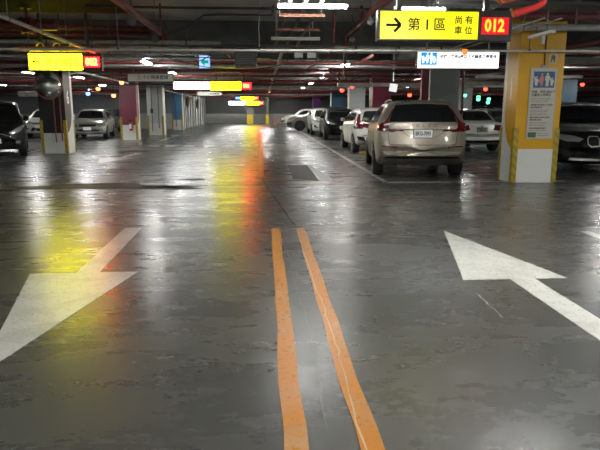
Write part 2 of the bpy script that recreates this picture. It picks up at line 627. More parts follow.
def disc(cx, cz, r, n=14, sy=1):
    return [(cx + math.cos(2 * PI * k / n) * r, cz + math.sin(2 * PI * k / n) * r * sy) for k in range(n)]


def figure(parent, cx, cz, h, y, m, kind='man'):
    """a small pictogram person, feet at cz"""
    bm = new_bm()
    th = -.0025
    add_prism(bm, disc(cx, cz + h * .91, h * .085), y, y + th)
    if kind == 'man':
        add_prism(bm, [(cx - .16 * h, cz + .8 * h), (cx + .16 * h, cz + .8 * h), (cx + .19 * h, cz + .45 * h), (cx + .12 * h, cz + .45 * h), (cx + .10 * h, cz), (cx + .015 * h, cz), (cx, cz + .4 * h), (cx - .015 * h, cz), (cx - .10 * h, cz), (cx - .12 * h, cz + .45 * h), (cx - .19 * h, cz + .45 * h)], y, y + th)
    elif kind == 'woman':
        add_prism(bm, [(cx - .08 * h, cz + .8 * h), (cx + .10 * h, cz + .8 * h), (cx + .16 * h, cz + .5 * h), (cx + .10 * h, cz + .22 * h), (cx + .07 * h, cz), (cx - .06 * h, cz), (cx - .10 * h, cz + .22 * h), (cx - .22 * h, cz + .25 * h), (cx - .24 * h, cz + .50 * h)], y, y + th)
    else:
        add_prism(bm, [(cx - .30 * h, cz + 1.0 * h), (cx - .22 * h, cz + 1.02 * h), (cx - .1 * h, cz + .78 * h), (cx + .12 * h, cz + .76 * h), (cx + .26 * h, cz + .5 * h), (cx + .12 * h, cz + .3 * h), (cx + .12 * h, cz), (cx + .02 * h, cz), (cx, cz + .2 * h), (cx - .03 * h, cz), (cx - .12 * h, cz), (cx - .2 * h, cz + .5 * h)], y, y + th)
    return mesh_obj('pictogram_figure', bm, m, parent)


PW = mat('poster_figure_white', (.5, .49, .42), .5)
PP = mat('poster_figure_pink', (.45, .16, .17), .5)
figure(t, -.145, 1.02, .18, -.020, PW, 'child')
figure(t, -.04, 1.02, .24, -.020, PP, 'woman')
figure(t, .07, 1.01, .255, -.020, PW, 'man')
figure(t, .165, 1.02, .16, -.020, PW, 'child')
PI2 = mat('poster_ink', (.06, .05, .04), .6)
yy = -.0175
text_obj('heading_text', '孕婦、育有6歲以下', .056, PI2, t, (-.225, yy, .905), align='LEFT', bold=.0012)
text_obj('heading_text', '兒童者之停車位', .056, PI2, t, (-.225, yy, .845), align='LEFT', bold=.0012)
small = ['Parking space reserved for expectant', 'mothers and parents with children', 'under six years of age in this lot']
for i, s in enumerate(small):
    text_obj('small_text', s, .026, PI2, t, (-.225, yy, .785 - i * .034), align='LEFT')
text_obj('heading_text', '停車場使用本車位之下列對象', .034, PI2, t, (-.225, yy, .655), align='LEFT', bold=.001)
text_obj('heading_text', '請出示證明文件', .034, PI2, t, (-.225, yy, .61), align='LEFT', bold=.001)
for i in range(4):
    text_obj('small_text', small[i % 3], .024, PI2, t, (-.225, yy, .56 - i * .03), align='LEFT')
text_obj('heading_text', '違規占用者依法處理並拖吊', .034, PI2, t, (-.225, yy, .415), align='LEFT', bold=.001)
text_obj('heading_text', '費用由車主負擔', .034, PI2, t, (-.225, yy, .37), align='LEFT', bold=.001)
for i in range(3):
    text_obj('small_text', small[i % 3], .024, PI2, t, (-.225, yy, .32 - i * .03), align='LEFT')
text_obj('heading_text', '停車位識別證請放明顯處', .032, PI2, t, (-.225, yy, .205), align='LEFT', bold=.001)
text_obj('small_text', small[0], .024, PI2, t, (-.225, yy, .165), align='LEFT')
bm = new_bm()
add_box(bm, -.24, -.075, -.0195, -.017, .03, .13)
mesh_obj('green_logo', bm, mat('poster_green', (.05, .09, .045), .5), t)
for i in range(2):
    text_obj('small_text', small[i][:22], .024, PI2, t, (-.055, yy, .105 - i * .04), align='LEFT')

t = thing('pillar_plaque', 'small cream round-topped plaque near the top of the yellow pillar', 'plaque', (5.60, 11.278, 2.42))
bm = new_bm()
add_prism(bm, [(-.085, -.11), (.085, -.11), (.085, .06), (.05, .11), (-.05, .11), (-.085, .06)], -.012, 0)
mesh_obj('plate', bm, mat('plaque_cream', (.45, .38, .22), .5), t)
bm = new_bm()
add_prism(bm, [(-.05, -.08), (-.03, -.08), (-.02, -.02), (.0, -.02), (.01, -.08), (.03, -.08), (.04, .03), (.0, .07), (-.04, .04)], -.015, -.012)
mesh_obj('symbol', bm, mat('plaque_brown', (.12, .07, .03), .5), t)
bm = new_bm()
add_tube(bm, [(5.43, 11.262, 2.28), (5.43, 11.262, 2.97)], .012)
tag(mesh_obj('wall_conduit', bm, DARKPIPE, smooth=40), 'thin dark conduit running down the yellow pillar above the notice', 'conduit')
bm = new_bm()
add_box(bm, 5.37, 5.50, 11.24, 11.279, 2.25, 2.29, bevel=.004)
tag(mesh_obj('clip_box', bm, GALV), 'tiny grey box at the lower end of the pillar conduit', 'junction box')

# round mirror on the black pillar
t = thing('convex_mirror', 'round convex traffic mirror mounted high on the black pillar', 'mirror', (-6.87, 19.62, 2.22))
bm = new_bm()
prof = []
for k_ in range(9):
    a = k_ / 8
    prof.append((.42 * math.sin(a * PI / 2) + .001, -.13 * math.cos(a * PI / 2)))
add_lathe(bm, prof, 40, 'y')
mesh_obj('mirror_face', bm, mat('mirror_silver', (.9, .93, .9), .17, metal=1), t, 60)
bm = new_bm()
add_lathe(bm, [(.415, -.03), (.445, -.03), (.455, 0), (.445, .05), (.415, .05)], 40, 'y')
mesh_obj('rim', bm, mat('mirror_rim', (.16, .06, .03), .5), t, 40)
bm = new_bm()
add_tube(bm, [(0, .05, 0), (0, .30, 0)], .035)
add_box(bm, -.1, .1, .26, .28, -.12, .12)
mesh_obj('bracket', bm, GALV, t)

# red risers on the black pillar
for x in (-6.84, -6.64):
    bm = new_bm()
    add_tube(bm, [(x, 19.86, 0.38 if x < -6.7 else .42), (x, 19.86, 2.97)], .022)
    tag(mesh_obj('riser_pipe', bm, REDPIPE, smooth=40), 'thin red riser pipe on the front of the black pillar, ' + ('the left one' if x < -6.7 else 'the right one'), 'pipe')


def extinguisher(x, y, z, label):
    t = thing('fire_extinguisher', label, 'fire extinguisher', (x, y, z))
    bm = new_bm()
    add_lathe(bm, [(.06, 0), (.075, .02), (.075, .36), (.05, .42), (.02, .44)], 16, 'z')
    mesh_obj('cylinder', bm, mat('extinguisher_red', (.4, .02, .02), .3, coat=.5), t, 40)
    bm = new_bm()
    add_box(bm, -.05, .05, -.02, .02, .44, .52, bevel=.01)
    add_tube(bm, [(.04, 0, .48), (.11, 0, .42), (.11, 0, .15)], .012)
    mesh_obj('valve', bm, PLASTIC, t)
    bm = new_bm()
    add_box(bm, -.05, .05, -.082, -.074, .1, .32)
    mesh_obj('sticker', bm, PLATE, t)
    bm = new_bm()
    add_box(bm, -.09, .09, .07, .10, .05, .4, bevel=.004)
    mesh_obj('bracket', bm, GALV, t)


extinguisher(-6.35, 28.7, .45, 'red fire extinguisher hung on the maroon pillar')

# cables on the left pillars
for i, (x, y, z0) in enumerate(((-6.38, 34.47, .2), (-6.0, 34.47, .4), (-6.3, 43.27, .2))):
    bm = new_bm()
    add_tube(bm, [(x, y, z0), (x, y, 2.98)], .022)
    if i == 0:
        add_box(bm, x - .07, x + .07, y - .07, y + .02, 1.25, 1.5, bevel=.01)
    tag(mesh_obj('cable_riser', bm, DARKPIPE, smooth=40), ['dark cable riser with a box on the white pillar', 'plain dark cable riser on the right of the white pillar', 'dark cable riser on the blue pillar'][i], 'conduit')
for i, y in enumerate((47.4, 50.4, 54.2, 58.4, 62.0)):
    bm = new_bm()
    add_tube(bm, [(-6.12, y, .003), (-6.12, y, 2.4), (-6.12, y + .3, 2.6), (-6.12, y + .3, 3.2)], .05)
    tag(mesh_obj('cable_riser', bm, DARKPIPE, smooth=40), 'dark cable riser on the white wall at the far left', 'conduit', 'cable risers on the far left wall')
for i, (y, z) in enumerate(((48.0, 2.05), (55.0, 1.95))):
    bm = new_bm()
    for q in range(4):
        n = 24
        add_tube(bm, [(-6.06 + q * .02, y + math.cos(2 * PI * k_ / n) * (.5 + q * .03), z + math.sin(2 * PI * k_ / n) * (.42 + q * .02)) for k_ in range(n + 1)], .03, 6)
    tag(mesh_obj('cable_coil', bm, DARKPIPE, smooth=40), ['black cable coil hanging on the left wall, nearer one', 'black cable coil hanging on the left wall, farther one'][i], 'cable coil')
bm = new_bm()
add_lathe(bm, [(.18, 0), (.18, .03), (.13, .04), (.05, .62), (.03, .7)], 16, 'z', (1.2, 58.0, .001))
tag(mesh_obj('traffic_cone', bm, mat('cone_orange', (.45, .12, .05), .5), smooth=40), 'small orange cone standing on the floor by the far end wall', 'cone')


# ------------------------------------------------------------------ signs
def hang(bm, x, y, z, w=.03):
    add_box(bm, x - w / 2, x + w / 2, y - w / 2, y + w / 2, z, ZC)


def zone_sign(x0, y, z0, label, arrow_dir, area, digits, hot=False, w=1.26, ledw=.45, h=.335, red=None, simple=False):
    """yellow lit zone sign with a red count display at its right end"""
    t = thing('zone_sign', label, 'sign', (x0, y, z0))
    bm = new_bm()
    add_box(bm, -.03, w + ledw, 0, .16, -.02, h + .02, bevel=.008)
    mesh_obj('case', bm, CASE, t)
    bm = new_bm()
    add_box(bm, 0, w, -.012, .002, 0, h, bevel=.003)
    mesh_obj('lit_face', bm, (YELFAR if simple else YELHOT) if hot else YEL, t)
    if simple:
        bm = new_bm()
        add_box(bm, w + .06, w + ledw - .04, -.012, .002, .04, h - .04)
        mesh_obj('count_display', bm, LEDREDHOT, t)
    else:
        bm = new_bm()
        add_box(bm, w + .05, w + ledw - .05, -.006, .002, .065, h - .065)
        mesh_obj('count_display', bm, LEDREDHOT if hot else LEDRED, t)
    bm = new_bm()
    s = 1 if arrow_dir == '>' else -1
    cx, cz = .17, h * .5
    for q in (-1, 1):
        M = Matrix.Translation((cx + s * .09, 0, cz)) @ Matrix.Rotation(q * s * PI / 4, 4, 'Y')
        add_box(bm, -.115 if s > 0 else 0.0, 0.0 if s > 0 else .115, -.016, -.012, -.017, .017, M=M)
    add_box(bm, cx - .095, cx + .08, -.016, -.012, cz - .016, cz + .016)
    mesh_obj('arrow', bm, SIGNINK, t)
    k1, k2 = (.165, .105) if not simple else (.16, .1)
    b_ = .0018 if not simple else .006
    text_obj('sign_text', '第', k1, SIGNINK, t, (.43, -.0135, h * .5), bold=b_)
    text_obj('sign_text', area, k1 * 1.05, SIGNINK, t, (.60, -.0135, h * .5), bold=.003)
    text_obj('sign_text', '區', k1, SIGNINK, t, (.76, -.0135, h * .5), bold=b_)
    text_obj('sign_text', '尚 有', k2, SIGNINK, t, (w - .19, -.0135, h * .68), bold=b_)
    text_obj('sign_text', '車 位', k2, SIGNINK, t, (w - .19, -.0135, h * .30), bold=b_)
    text_obj('display_digits', digits, .21 if not simple else .2, LEDDIGITHOT if hot else LEDDIGIT, t, (w + ledw * .5 - .01, -.011, h * .49), sx=.82, bold=.008)
    for xx in (.25, w + .12):
        bm = new_bm()
        add_box(bm, xx - .03, xx + .03, .05, .11, h, ZC - z0)
        mesh_obj('hanger', bm, CASE, t)
    return t


zone_sign(1.49, 7.6, 2.33, 'large yellow sign reading zone 1 with a right arrow and red 012', '>', '1', '012')
zone_sign(-5.10, 13.5, 2.31, 'yellow sign reading zone 6 with a left arrow and red 002', '<', '6', '002', hot=True, w=1.14, ledw=.42)
zone_sign(-2.16, 24.8, 2.24, 'yellow sign with red count beside the white lit sign, down the aisle', '<', '5', '016', hot=True, simple=True)
zone_sign(-2.15, 57.5, 2.37, 'tiny far yellow sign with a blue square at its left end', '<', '4', '018', hot=True, simple=True)
zone_sign(-1.65, 60.0, 1.91, 'farthest tiny yellow sign beside a white lit sign, lower than the other', '<', '3', '020', hot=True, simple=True)

bm = new_bm()
add_box(bm, -2.6, -2.26, 57.5, 57.62, 2.44, 2.76, bevel=.01)
add_box(bm, -2.44, -2.42, 57.55, 57.57, 2.76, ZC)
tag(mesh_obj('blue_sign', bm, mat('far_blue_glow', (0, .1, .5), .4, emit=(.08, .3, 1), strength=3)), 'tiny blue lit square left of the far yellow sign', 'sign')


def white_sign(x0, x1, y, z0, z1, label, hot=True, lines=None):
    t = thing('lit_sign', label, 'sign', (x0, y, z0))
    bm = new_bm()
    add_box(bm, 0, x1 - x0, 0, .12, 0, z1 - z0, bevel=.006)
    mesh_obj('case', bm, CASE, t)
    bm = new_bm()
    add_box(bm, .012, x1 - x0 - .012, -.012, .002, .012, z1 - z0 - .012)
    mesh_obj('lit_face', bm, SWHITEHOT if hot else SWHITE, t)
    for xx in (.2, x1 - x0 - .2):
        bm = new_bm()
        add_box(bm, xx - .012, xx + .012, .04, .064, z1 - z0, ZC - z0)
        mesh_obj('hanger', bm, GALV, t)
    return t


t = white_sign(2.96, 4.57, 11.36, 2.22, 2.575, 'bright white sign with blue family pictogram hung beside the yellow pillar', hot=False)
bm = new_bm()
add_box(bm, .07, .38, -.016, -.012, .07, .30, bevel=.004)
mesh_obj('pictogram_panel', bm, SBLUE, t)
figure(t, .12, .10, .14, -.016, PEOPLEW, 'child')
figure(t, .195, .10, .19, -.016, PEOPLEW, 'woman')
figure(t, .27, .095, .2, -.016, PEOPLEW, 'man')
figure(t, .335, .10, .13, -.016, PEOPLEW, 'child')
GI = mat('faint_grey_ink', (.05, .05, .055), .7, spec=.1)
text_obj('sign_text', '孕婦、育有6歲以下兒童者之停車位', .072, GI, t, (.435, -.0135, .225), align='LEFT', bold=.0022)
GI2 = mat('fainter_grey_ink', (.12, .12, .13), .7, spec=.1)
text_obj('small_text', 'Parking space for pregnant women or people with', .043, GI2, t, (.435, -.0135, .155), align='LEFT')
text_obj('small_text', 'children under six years of age', .043, GI2, t, (.435, -.0135, .105), align='LEFT')
t = white_sign(-4.13, -2.46, 28.0, 2.37, 2.75, 'bright white sign left of the yellow sign down the aisle')
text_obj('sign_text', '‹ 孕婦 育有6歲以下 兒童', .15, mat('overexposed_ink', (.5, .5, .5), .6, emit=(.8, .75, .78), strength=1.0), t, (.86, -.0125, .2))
white_sign(-3.42, -1.75, 60.0, 1.91, 2.26, 'farthest tiny white lit sign beside the lowest yellow sign')


def dim_sign(x0, x1, y, z0, z1, label, size):
    t = thing('warning_sign', label, 'sign', (x0, y, z0))
    w, h = x1 - x0, z1 - z0
    bm = new_bm()
    add_box(bm, 0, w, 0, .08, 0, h, bevel=.006)
    mesh_obj('case', bm, CASE, t)
    bm = new_bm()
    add_box(bm, .03, w - .03, -.006, .002, .03, h - .03)
    mesh_obj('face', bm, mat('dim_sign_face', (.36, .36, .32), .4, noise=.05), t)
    text_obj('sign_text', '小心限高管線', size, SIGNINK, t, (w * .33, -.0065, h * .5), align='LEFT', bold=.002)
    bm = new_bm()
    cx, cz, r = w * .26, h * .46, h * .28
    for q in range(3):
        a0, a1 = PI / 2 + q * 2 * PI / 3, PI / 2 + (q + 1) * 2 * PI / 3
        add_tube(bm, [(cx + math.cos(a0) * r, -.01, cz + math.sin(a0) * r), (cx + math.cos(a1) * r, -.01, cz + math.sin(a1) * r)], .009, 6)
    add_box(bm, cx - .008, cx + .008, -.012, -.006, cz - .04, cz + .05)
    mesh_obj('warning_triangle', bm, mat('triangle_red', (.3, .04, .03), .5), t)
    for xx in (.2, w - .2):
        bm = new_bm()
        add_box(bm, xx - .012, xx + .012, .03, .054, h, ZC - z0)
        mesh_obj('hanger', bm, ROD, t)


dim_sign(-4.46, -2.94, 20.0, 2.335, 2.635, 'unlit white warning sign with red triangle, left of the maroon pillar top', .14)
dim_sign(-4.05, -2.52, 37.0, 2.27, 2.54, 'small farther unlit warning sign below the bright white sign', .14)

t = thing('exit_sign', 'small bluish lit exit sign with a green left arrow under the ceiling', 'sign', (-1.88, 18.0, 2.65))
bm = new_bm()
add_box(bm, 0, .33, 0, .08, 0, .38, bevel=.006)
mesh_obj('case', bm, mat('exit_case', (.3, .32, .5), .5), t)
bm = new_bm()
add_box(bm, .012, .318, -.01, .002, .012, .368)
mesh_obj('lit_face', bm, mat('exit_face', (.2, .4, .8), .4, emit=(.30, .46, 1.0), strength=.8), t)
bm = new_bm()
add_prism(bm, [(.04, .19), (.16, .31), (.16, .235), (.28, .235), (.28, .145), (.16, .145), (.16, .07)], -.014, -.01)
mesh_obj('arrow', bm, mat('exit_green', (0, .3, .2), .4, emit=(.0, .30, .20), strength=.5), t)
bm = new_bm()
add_box(bm, .15, .18, .03, .06, .38, ZC - 2.65)
mesh_obj('hanger', bm, ROD, t)

bm = new_bm()
add_box(bm, 4.62, 4.90, 21.5, 21.56, 2.09, 2.37, bevel=.008, M=Matrix.Translation((4.76, 21.5, 2.2)) @ Matrix.Rotation(.16, 4, 'Y') @ Matrix.Translation((-4.76, -21.5, -2.2)))
add_box(bm, 4.75, 4.77, 21.52, 21.54, 2.45, ZC)
tag(mesh_obj('tilted_sign', bm, mat('tilted_plate', (.6, .62, .6), .5, emit=(1, 1, 1), strength=.45)), 'small tilted white square lamp panel hanging above the beige car', 'lamp')

# ------------------------------------------------------------------ lamps
lamp_first = None


def batten(x, y, z, label, group, rz=0, length=1.2, tube=None):
    t = thing('strip_light', label, 'lamp', (x, y, z), rz, group)
    L = length / 2
    bm = new_bm()
    add_box(bm, -.028, .028, -L, L, .012, .05, bevel=.006)
    for s in (-1, 1):
        add_box(bm, -.08, .08, s * (L - .02) - .015, s * (L - .02) + .015, -.02, .02, bevel=.004)
    mesh_obj('housing', bm, LAMPW, t)
    bm = new_bm()
    for q in (-1, 1):
        add_tube(bm, [(q * .055, -L + .035, .0), (q * .055, L - .035, .0)], .014, 8)
    mesh_obj('tube', bm, tube or TUBE, t)
    for s in (-1, 1):
        bm = new_bm()
        add_tube(bm, [(0, s * L * .7, .05), (0, s * L * .7, ZC - z)], .006, 6)
        mesh_obj('hanger', bm, ROD, t)
    return t


lamps = []
for y in (-5.5, -.5, 4.5, 17.7, 24.0, 30.0, 36.0, 42.5, 49.0, 56.0):  # lamps behind the camera are unseen, added to fill the foreground with light
    lamps.append((2.45, y, 2.75))
for y in (-5.5, -1.0, 3.2, 17.5, 22.4, 29.0, 36.0, 42.5, 49.0, 56.0):  # the ones behind the camera are unseen additions for foreground light
    lamps.append((-3.35, y, 2.78))
for (x, y, z) in lamps:
    g = 'strip lights over the right side of the aisle' if x > 0 else 'strip lights over the left side of the aisle'
    batten(x, y, z, 'narrow strip light with glowing tube hung over the ' + ('right' if x > 0 else 'left') + ' side of the aisle', g, tube=TUBE if y > 6 else (TUBEHI if x > 0 else TUBELO))
for (x, y) in ((-7.5, -4), (-7.75, 25.7), (-9.0, 34), (-14, 22), (-14.5, 34), (-10, 9), (-12, 42)):  # the one behind the camera is unseen, added as fill light
    batten(x, y, 2.78, 'narrow strip light with glowing tube over the left parking bays', 'strip lights over the left bays', 0, tube=TUBE2)
batten(-9.7, 25.3, 2.95, 'narrow strip light with glowing tube high behind the dark minivan', None, 0, tube=TUBE2)
for (x, y) in ((6.5, 4), (6.5, -3), (10.0, 28.7), (7.5, 28.9), (8.6, 8.5), (10.5, 16.5), (9.0, 36), (9.5, 46), (16, 24), (17, 34), (19, 14), (18, 46)):  # those beside and behind the camera are unseen, added to lighten the foreground
    batten(x, y, 2.78, 'narrow strip light with glowing tube over the right parking bays', 'strip lights over the right bays', 0, tube=TUBE2)
batten(2.2, 8.4, 2.80, 'strip light hung crosswise above the zone 1 sign', None, PI / 2, length=.75)
batten(.84, 10.1, 3.12, 'strip light hung crosswise at the near end of the cable ladder', None, PI / 2, tube=TUBE3)
batten(0.3, 57.5, 2.95, 'short strip light hanging close to the far end wall', None, PI / 2)
batten(-2.2, 58.8, 2.75, 'added strip light washing the far end wall above the lowest signs', None, PI / 2)  # added to brighten the far end wall

# parking guidance lamps
INDR = mat('indicator_red', (.3, 0, 0), .3, emit=(1, .04, .02), strength=5)
INDO = mat('indicator_orange', (.3, .1, 0), .3, emit=(1, .20, .06), strength=5)
INDG = mat('indicator_green', (0, .3, .1), .3, emit=(.1, 1, .4), strength=3)
INDB = mat('indicator_blue', (0, .1, .4), .3, emit=(.1, .2, 1), strength=5)


def indicator(x, y, z, m, colr, where):
    t = thing('bay_indicator', 'small %s indicator lamp hanging from the ceiling %s' % (colr, where), 'indicator lamp', (x, y, z), 0, '%s bay lamps %s' % (colr, where))
    bm = new_bm()
    add_lathe(bm, [(.03, .0), (.07, .02), (.085, .08), (.07, .12)], 14, 'z')
    mesh_obj('lens', bm, m, t, 50)
    bm = new_bm()
    add_lathe(bm, [(.075, .12), (.075, .15), (.01, .17), (.01, ZC - z)], 10, 'z')
    mesh_obj('mount', bm, PLASTIC, t)


for x, y, z in ((3.21, 24, 2.14), (3.62, 24.0, 2.29), (5.9, 23.6, 1.95)):
    indicator(x, y, z, INDR, 'red', 'over the right row of cars')
for x, y, z in ((-6.5, 24.0, 2.18), (-5.57, 24.0, 2.42), (-5.91, 24.0, 1.92)):
    indicator(x, y, z, INDO, 'orange', 'over the left bays')
indicator(-6.99, 24.3, 2.0, INDB, 'blue', 'over the left bays')
for x, y, z in ((9.0, 26, 2.0), (9.77, 26.4, 1.94), (9.47, 25.6, 1.82), (10.1, 26, 1.84), (10.3, 26.6, 1.7)):
    indicator(x, y, z, INDG, 'green', 'far beyond the white saloon')
for x, y, z in ((9.16, 24, 2.2), (13.26, 24, 2.4)):
    indicator(x, y, z, INDR, 'red', 'over the far right bays')
t = thing('bay_indicator', 'orange indicator lamp clipped to the conduit over the white sign', 'indicator lamp', (3.80, 11.12, 2.46))
bm = new_bm()
add_lathe(bm, [(.02, 0), (.05, .02), (.055, .07), (.045, .1)], 14, 'z')
mesh_obj('lens', bm, mat('amber_lens', (.8, .18, .03), .3, emit=(1, .2, .03), strength=.8), t, 50)

# ------------------------------------------------------------------ ceiling services
def rods(bm, pts, r=.008):
    for x, y, z in pts:
        add_tube(bm, [(x, y, z), (x, y, ZC)], r, 6)


def pipe(name, pts, r, m, label, cat, group=None, nrod=0, rod_step=3.0):
    """a pipe with its hanging rods as one part"""
    bm = new_bm()
    add_tube(bm, pts, r, 10)
    o = mesh_obj(name, bm, m, None, 40)
    # couplings along long straight runs
    tag(o, label, cat, group)
    a, b = Vector(pts[0]), Vector(pts[-1])
    if nrod:
        for i in range(nrod):
            bm = new_bm()
            t_ = (i + .5) / nrod
            p = a.lerp(b, t_)
            add_tube(bm, [(p.x, p.y, p.z + r * .5), (p.x, p.y, ZC)], .008, 6)
            ax = (b - a).normalized()
            if abs(ax.x) > .7:
                add_lathe(bm, [(r * 1.12, -.02), (r * 1.12, .02)], 10, 'x', p)
            else:
                add_lathe(bm, [(r * 1.12, -.02), (r * 1.12, .02)], 10, 'y', p)
            mesh_obj('hanger', bm, ROD, o)
    return o


# front conduit spanning the view
pipe('ceiling_conduit', [(-9, 11.15, 2.51), (0, 11.15, 2.52), (14, 11.15, 2.575)], .022, WHITEPIPE, 'long thin pale conduit spanning the whole view in front of the yellow pillar', 'conduit', nrod=9)
# trunking along the aisle at left
pipe('lamp_conduit', [(-3.38, 6.5, 2.66), (-3.6, 13.2, 2.66)], .03, GREYPIPE, 'pale grey conduit sloping down from the top left corner to the zone 6 sign', 'conduit', nrod=5)
pipe('lamp_conduit', [(-5.8, 17, 2.64), (-6.2, 28, 2.64)], .03, WHITEPIPE, 'white conduit running from the zone 6 sign towards the maroon pillar', 'conduit', nrod=4)
pipe('lamp_conduit', [(-5.4, 33, 2.5), (-5.4, 56, 2.35)], .03, GREYPIPE, 'grey cable running along the far left wall top', 'conduit', nrod=4)
# big red pipes along the aisle
pipe('sprinkler_main', [(-2.33, 3, 3.2), (-2.36, 14.6, 3.2), (-2.36, 14.7, 2.95)], .075, REDPIPE, 'thick red sprinkler main running along the aisle, left of centre', 'pipe', nrod=5)
pipe('sprinkler_main', [(1.93, 3, 3.2), (2.03, 14.6, 3.2), (2.03, 14.68, 2.98)], .06, REDPIPE, 'thick red pipe running along the aisle towards the zone 1 sign, the left of two', 'pipe', nrod=5)
pipe('sprinkler_main', [(2.12, 3, 3.26), (2.2, 14.6, 3.26)], .04, REDPIPE, 'thinner red pipe beside the thick one near the zone 1 sign', 'pipe', nrod=5)
pipe('sprinkler_main', [(-5.6, 9.0, 3.25), (-5.3, 11.5, 3.1), (-5.0, 12.1, 3.05), (-4.0, 12.1, 3.05)], .09, DARKRED, 'thick dark red bent pipe in the top left corner', 'pipe')
bm = new_bm()
for q in (-1, 1):
    add_lathe(bm, [(.16, -.02), (.16, .02)], 16, 'x', (-4.55 + q * .09, 12.1, 3.05))
add_lathe(bm, [(.12, -.1), (.14, 0), (.12, .1)], 16, 'x', (-4.55, 12.1, 3.05))
add_tube(bm, [(-4.55, 12.1, 3.05), (-4.55, 12.1, 3.4)], .03)
add_lathe(bm, [(.11, 0), (.11, .02)], 16, 'z', (-4.55, 12.1, 3.36))
tag(mesh_obj('pipe_valve', bm, DARKRED, smooth=40), 'dark red valve with hand wheel on the thick pipe at top left', 'valve')
# crossing pipes near
pipe('crossing_pipe', [(-9.5, 13.6, 3.2), (-2.5, 13.6, 3.2)], .055, DARKRED, 'dark red pipe crossing at the upper left, the upper one', 'pipe', nrod=4)
pipe('crossing_pipe', [(-9.5, 13.7, 3.08), (-2.5, 13.7, 3.08)], .045, DARKRED, 'dark red pipe crossing at the upper left, the lower one', 'pipe', nrod=4)
pipe('crossing_pipe', [(-3.4, 12.05, 3.40), (4.5, 12.05, 3.40)], .025, DARKPIPE, 'dark conduit crossing the pale slab near the top edge', 'conduit', nrod=3)
pipe('crossing_pipe', [(-2.0, 12.8, 2.98), (-1.55, 12.7, 3.12), (-1.2, 12.6, 3.34), (-.9, 12.6, 3.36), (.2, 12.6, 3.36), (.24, 12.6, ZC)], .022, DARKPIPE, 'bent dark conduit below the straight one at the top centre', 'conduit')
pipe('drop_pipe', [(-2.05, 12.5, 3.55), (-2.05, 12.5, 2.95)], .02, DARKRED, 'thin dark red drop pipe left of centre near the top edge', 'pipe')
pipe('drop_pipe', [(1.55, 13.0, 3.55), (1.55, 13.0, 2.88)], .03, REDPIPE, 'thin red drop pipe right of the cable ladder', 'pipe')
pipe('drop_pipe', [(2.05, 12.5, 3.55), (2.05, 12.5, 3.05)], .03, DARKRED, 'short dark red drop pipe left of the zone 1 sign', 'pipe')
pipe('drop_pipe', [(5.1, 9.6, 3.55), (5.1, 9.6, 2.8)], .02, DARKRED, 'thin dark red drop pipe above the yellow pillar', 'pipe')

# red pipes right of sign 1, the display's glow painted into their colour
pipe('bent_red_pipe', [(2.84, 6.75, 2.51), (3.08, 6.75, 2.58), (3.17, 6.75, 2.62), (3.20, 6.75, 2.69), (3.20, 6.75, ZC)], .04, mat('red_glow_paint', (.55, .03, .03), .35), 'red bent pipe with painted glow beside the zone 1 count display', 'pipe')
pipe('bent_red_pipe', [(2.70, 6.9, ZC), (2.70, 6.9, 2.72), (2.76, 6.9, 2.66), (3.0, 6.9, 2.72), (3.0, 6.9, ZC)], .028, mat('orange_red_glow', (.40, .08, .03), .4), 'orange-red looped pipe with painted glow just above the zone 1 count display', 'pipe')
# pipe above sign 6, the sign's glow painted into its orange
pipe('sign_top_pipe', [(-5.3, 13.2, 2.70), (-5.1, 13.2, 2.72), (-3.3, 13.2, 2.72)], .05, mat('orange_glow_pipe', (.42, .13, .03), .4), 'pipe with painted orange glow just above the zone 6 sign', 'pipe', nrod=3)
for x in (-4.75, -4.4, -4.05):
    bm = new_bm()
    n = 12
    add_tube(bm, [(x + math.cos(PI * k_ / n) * .08, 13.25, 2.76 + math.sin(PI * k_ / n) * .09) for k_ in range(n + 1)], .018, 6)
    tag(mesh_obj('pipe_clamp', bm, mat('yellow_clamp', (.5, .48, .08), .5)), 'small yellow clamp loop over the orange pipe above the zone 6 sign', 'clamp', 'clamps over the orange pipe')

bm = new_bm()
add_box(bm, -6.6, -2.7, 7.0, 13.0, 3.42, 3.5, bevel=.01)  # added dark panel that keeps the sign glow off the slab
o = tag(mesh_obj('glow_block_panel', bm, mat('block_panel_dark', (.02, .02, .018), .9, spec=.05)), 'wide flat dark panel added to block sign glow under the slab at the top left corner', 'duct')
for x, y in ((-6.3, 8), (-3, 8), (-6.3, 12), (-3, 12)):
    bm = new_bm()
    rods(bm, [(x, y, 3.5)])
    mesh_obj('hanger', bm, ROD, o)
# white duct behind the conduit
def box_run(name, x0, x1, y0, y1, z0, z1, m, label, cat, group=None, rodxy=()):
    bm = new_bm()
    add_box(bm, x0, x1, y0, y1, z0, z1, bevel=.01)
    o = mesh_obj(name, bm, m)
    tag(o, label, cat, group)
    for x, y in rodxy:
        bm = new_bm()
        rods(bm, [(x, y, z1)])
        mesh_obj('hanger', bm, ROD, o)
    return o


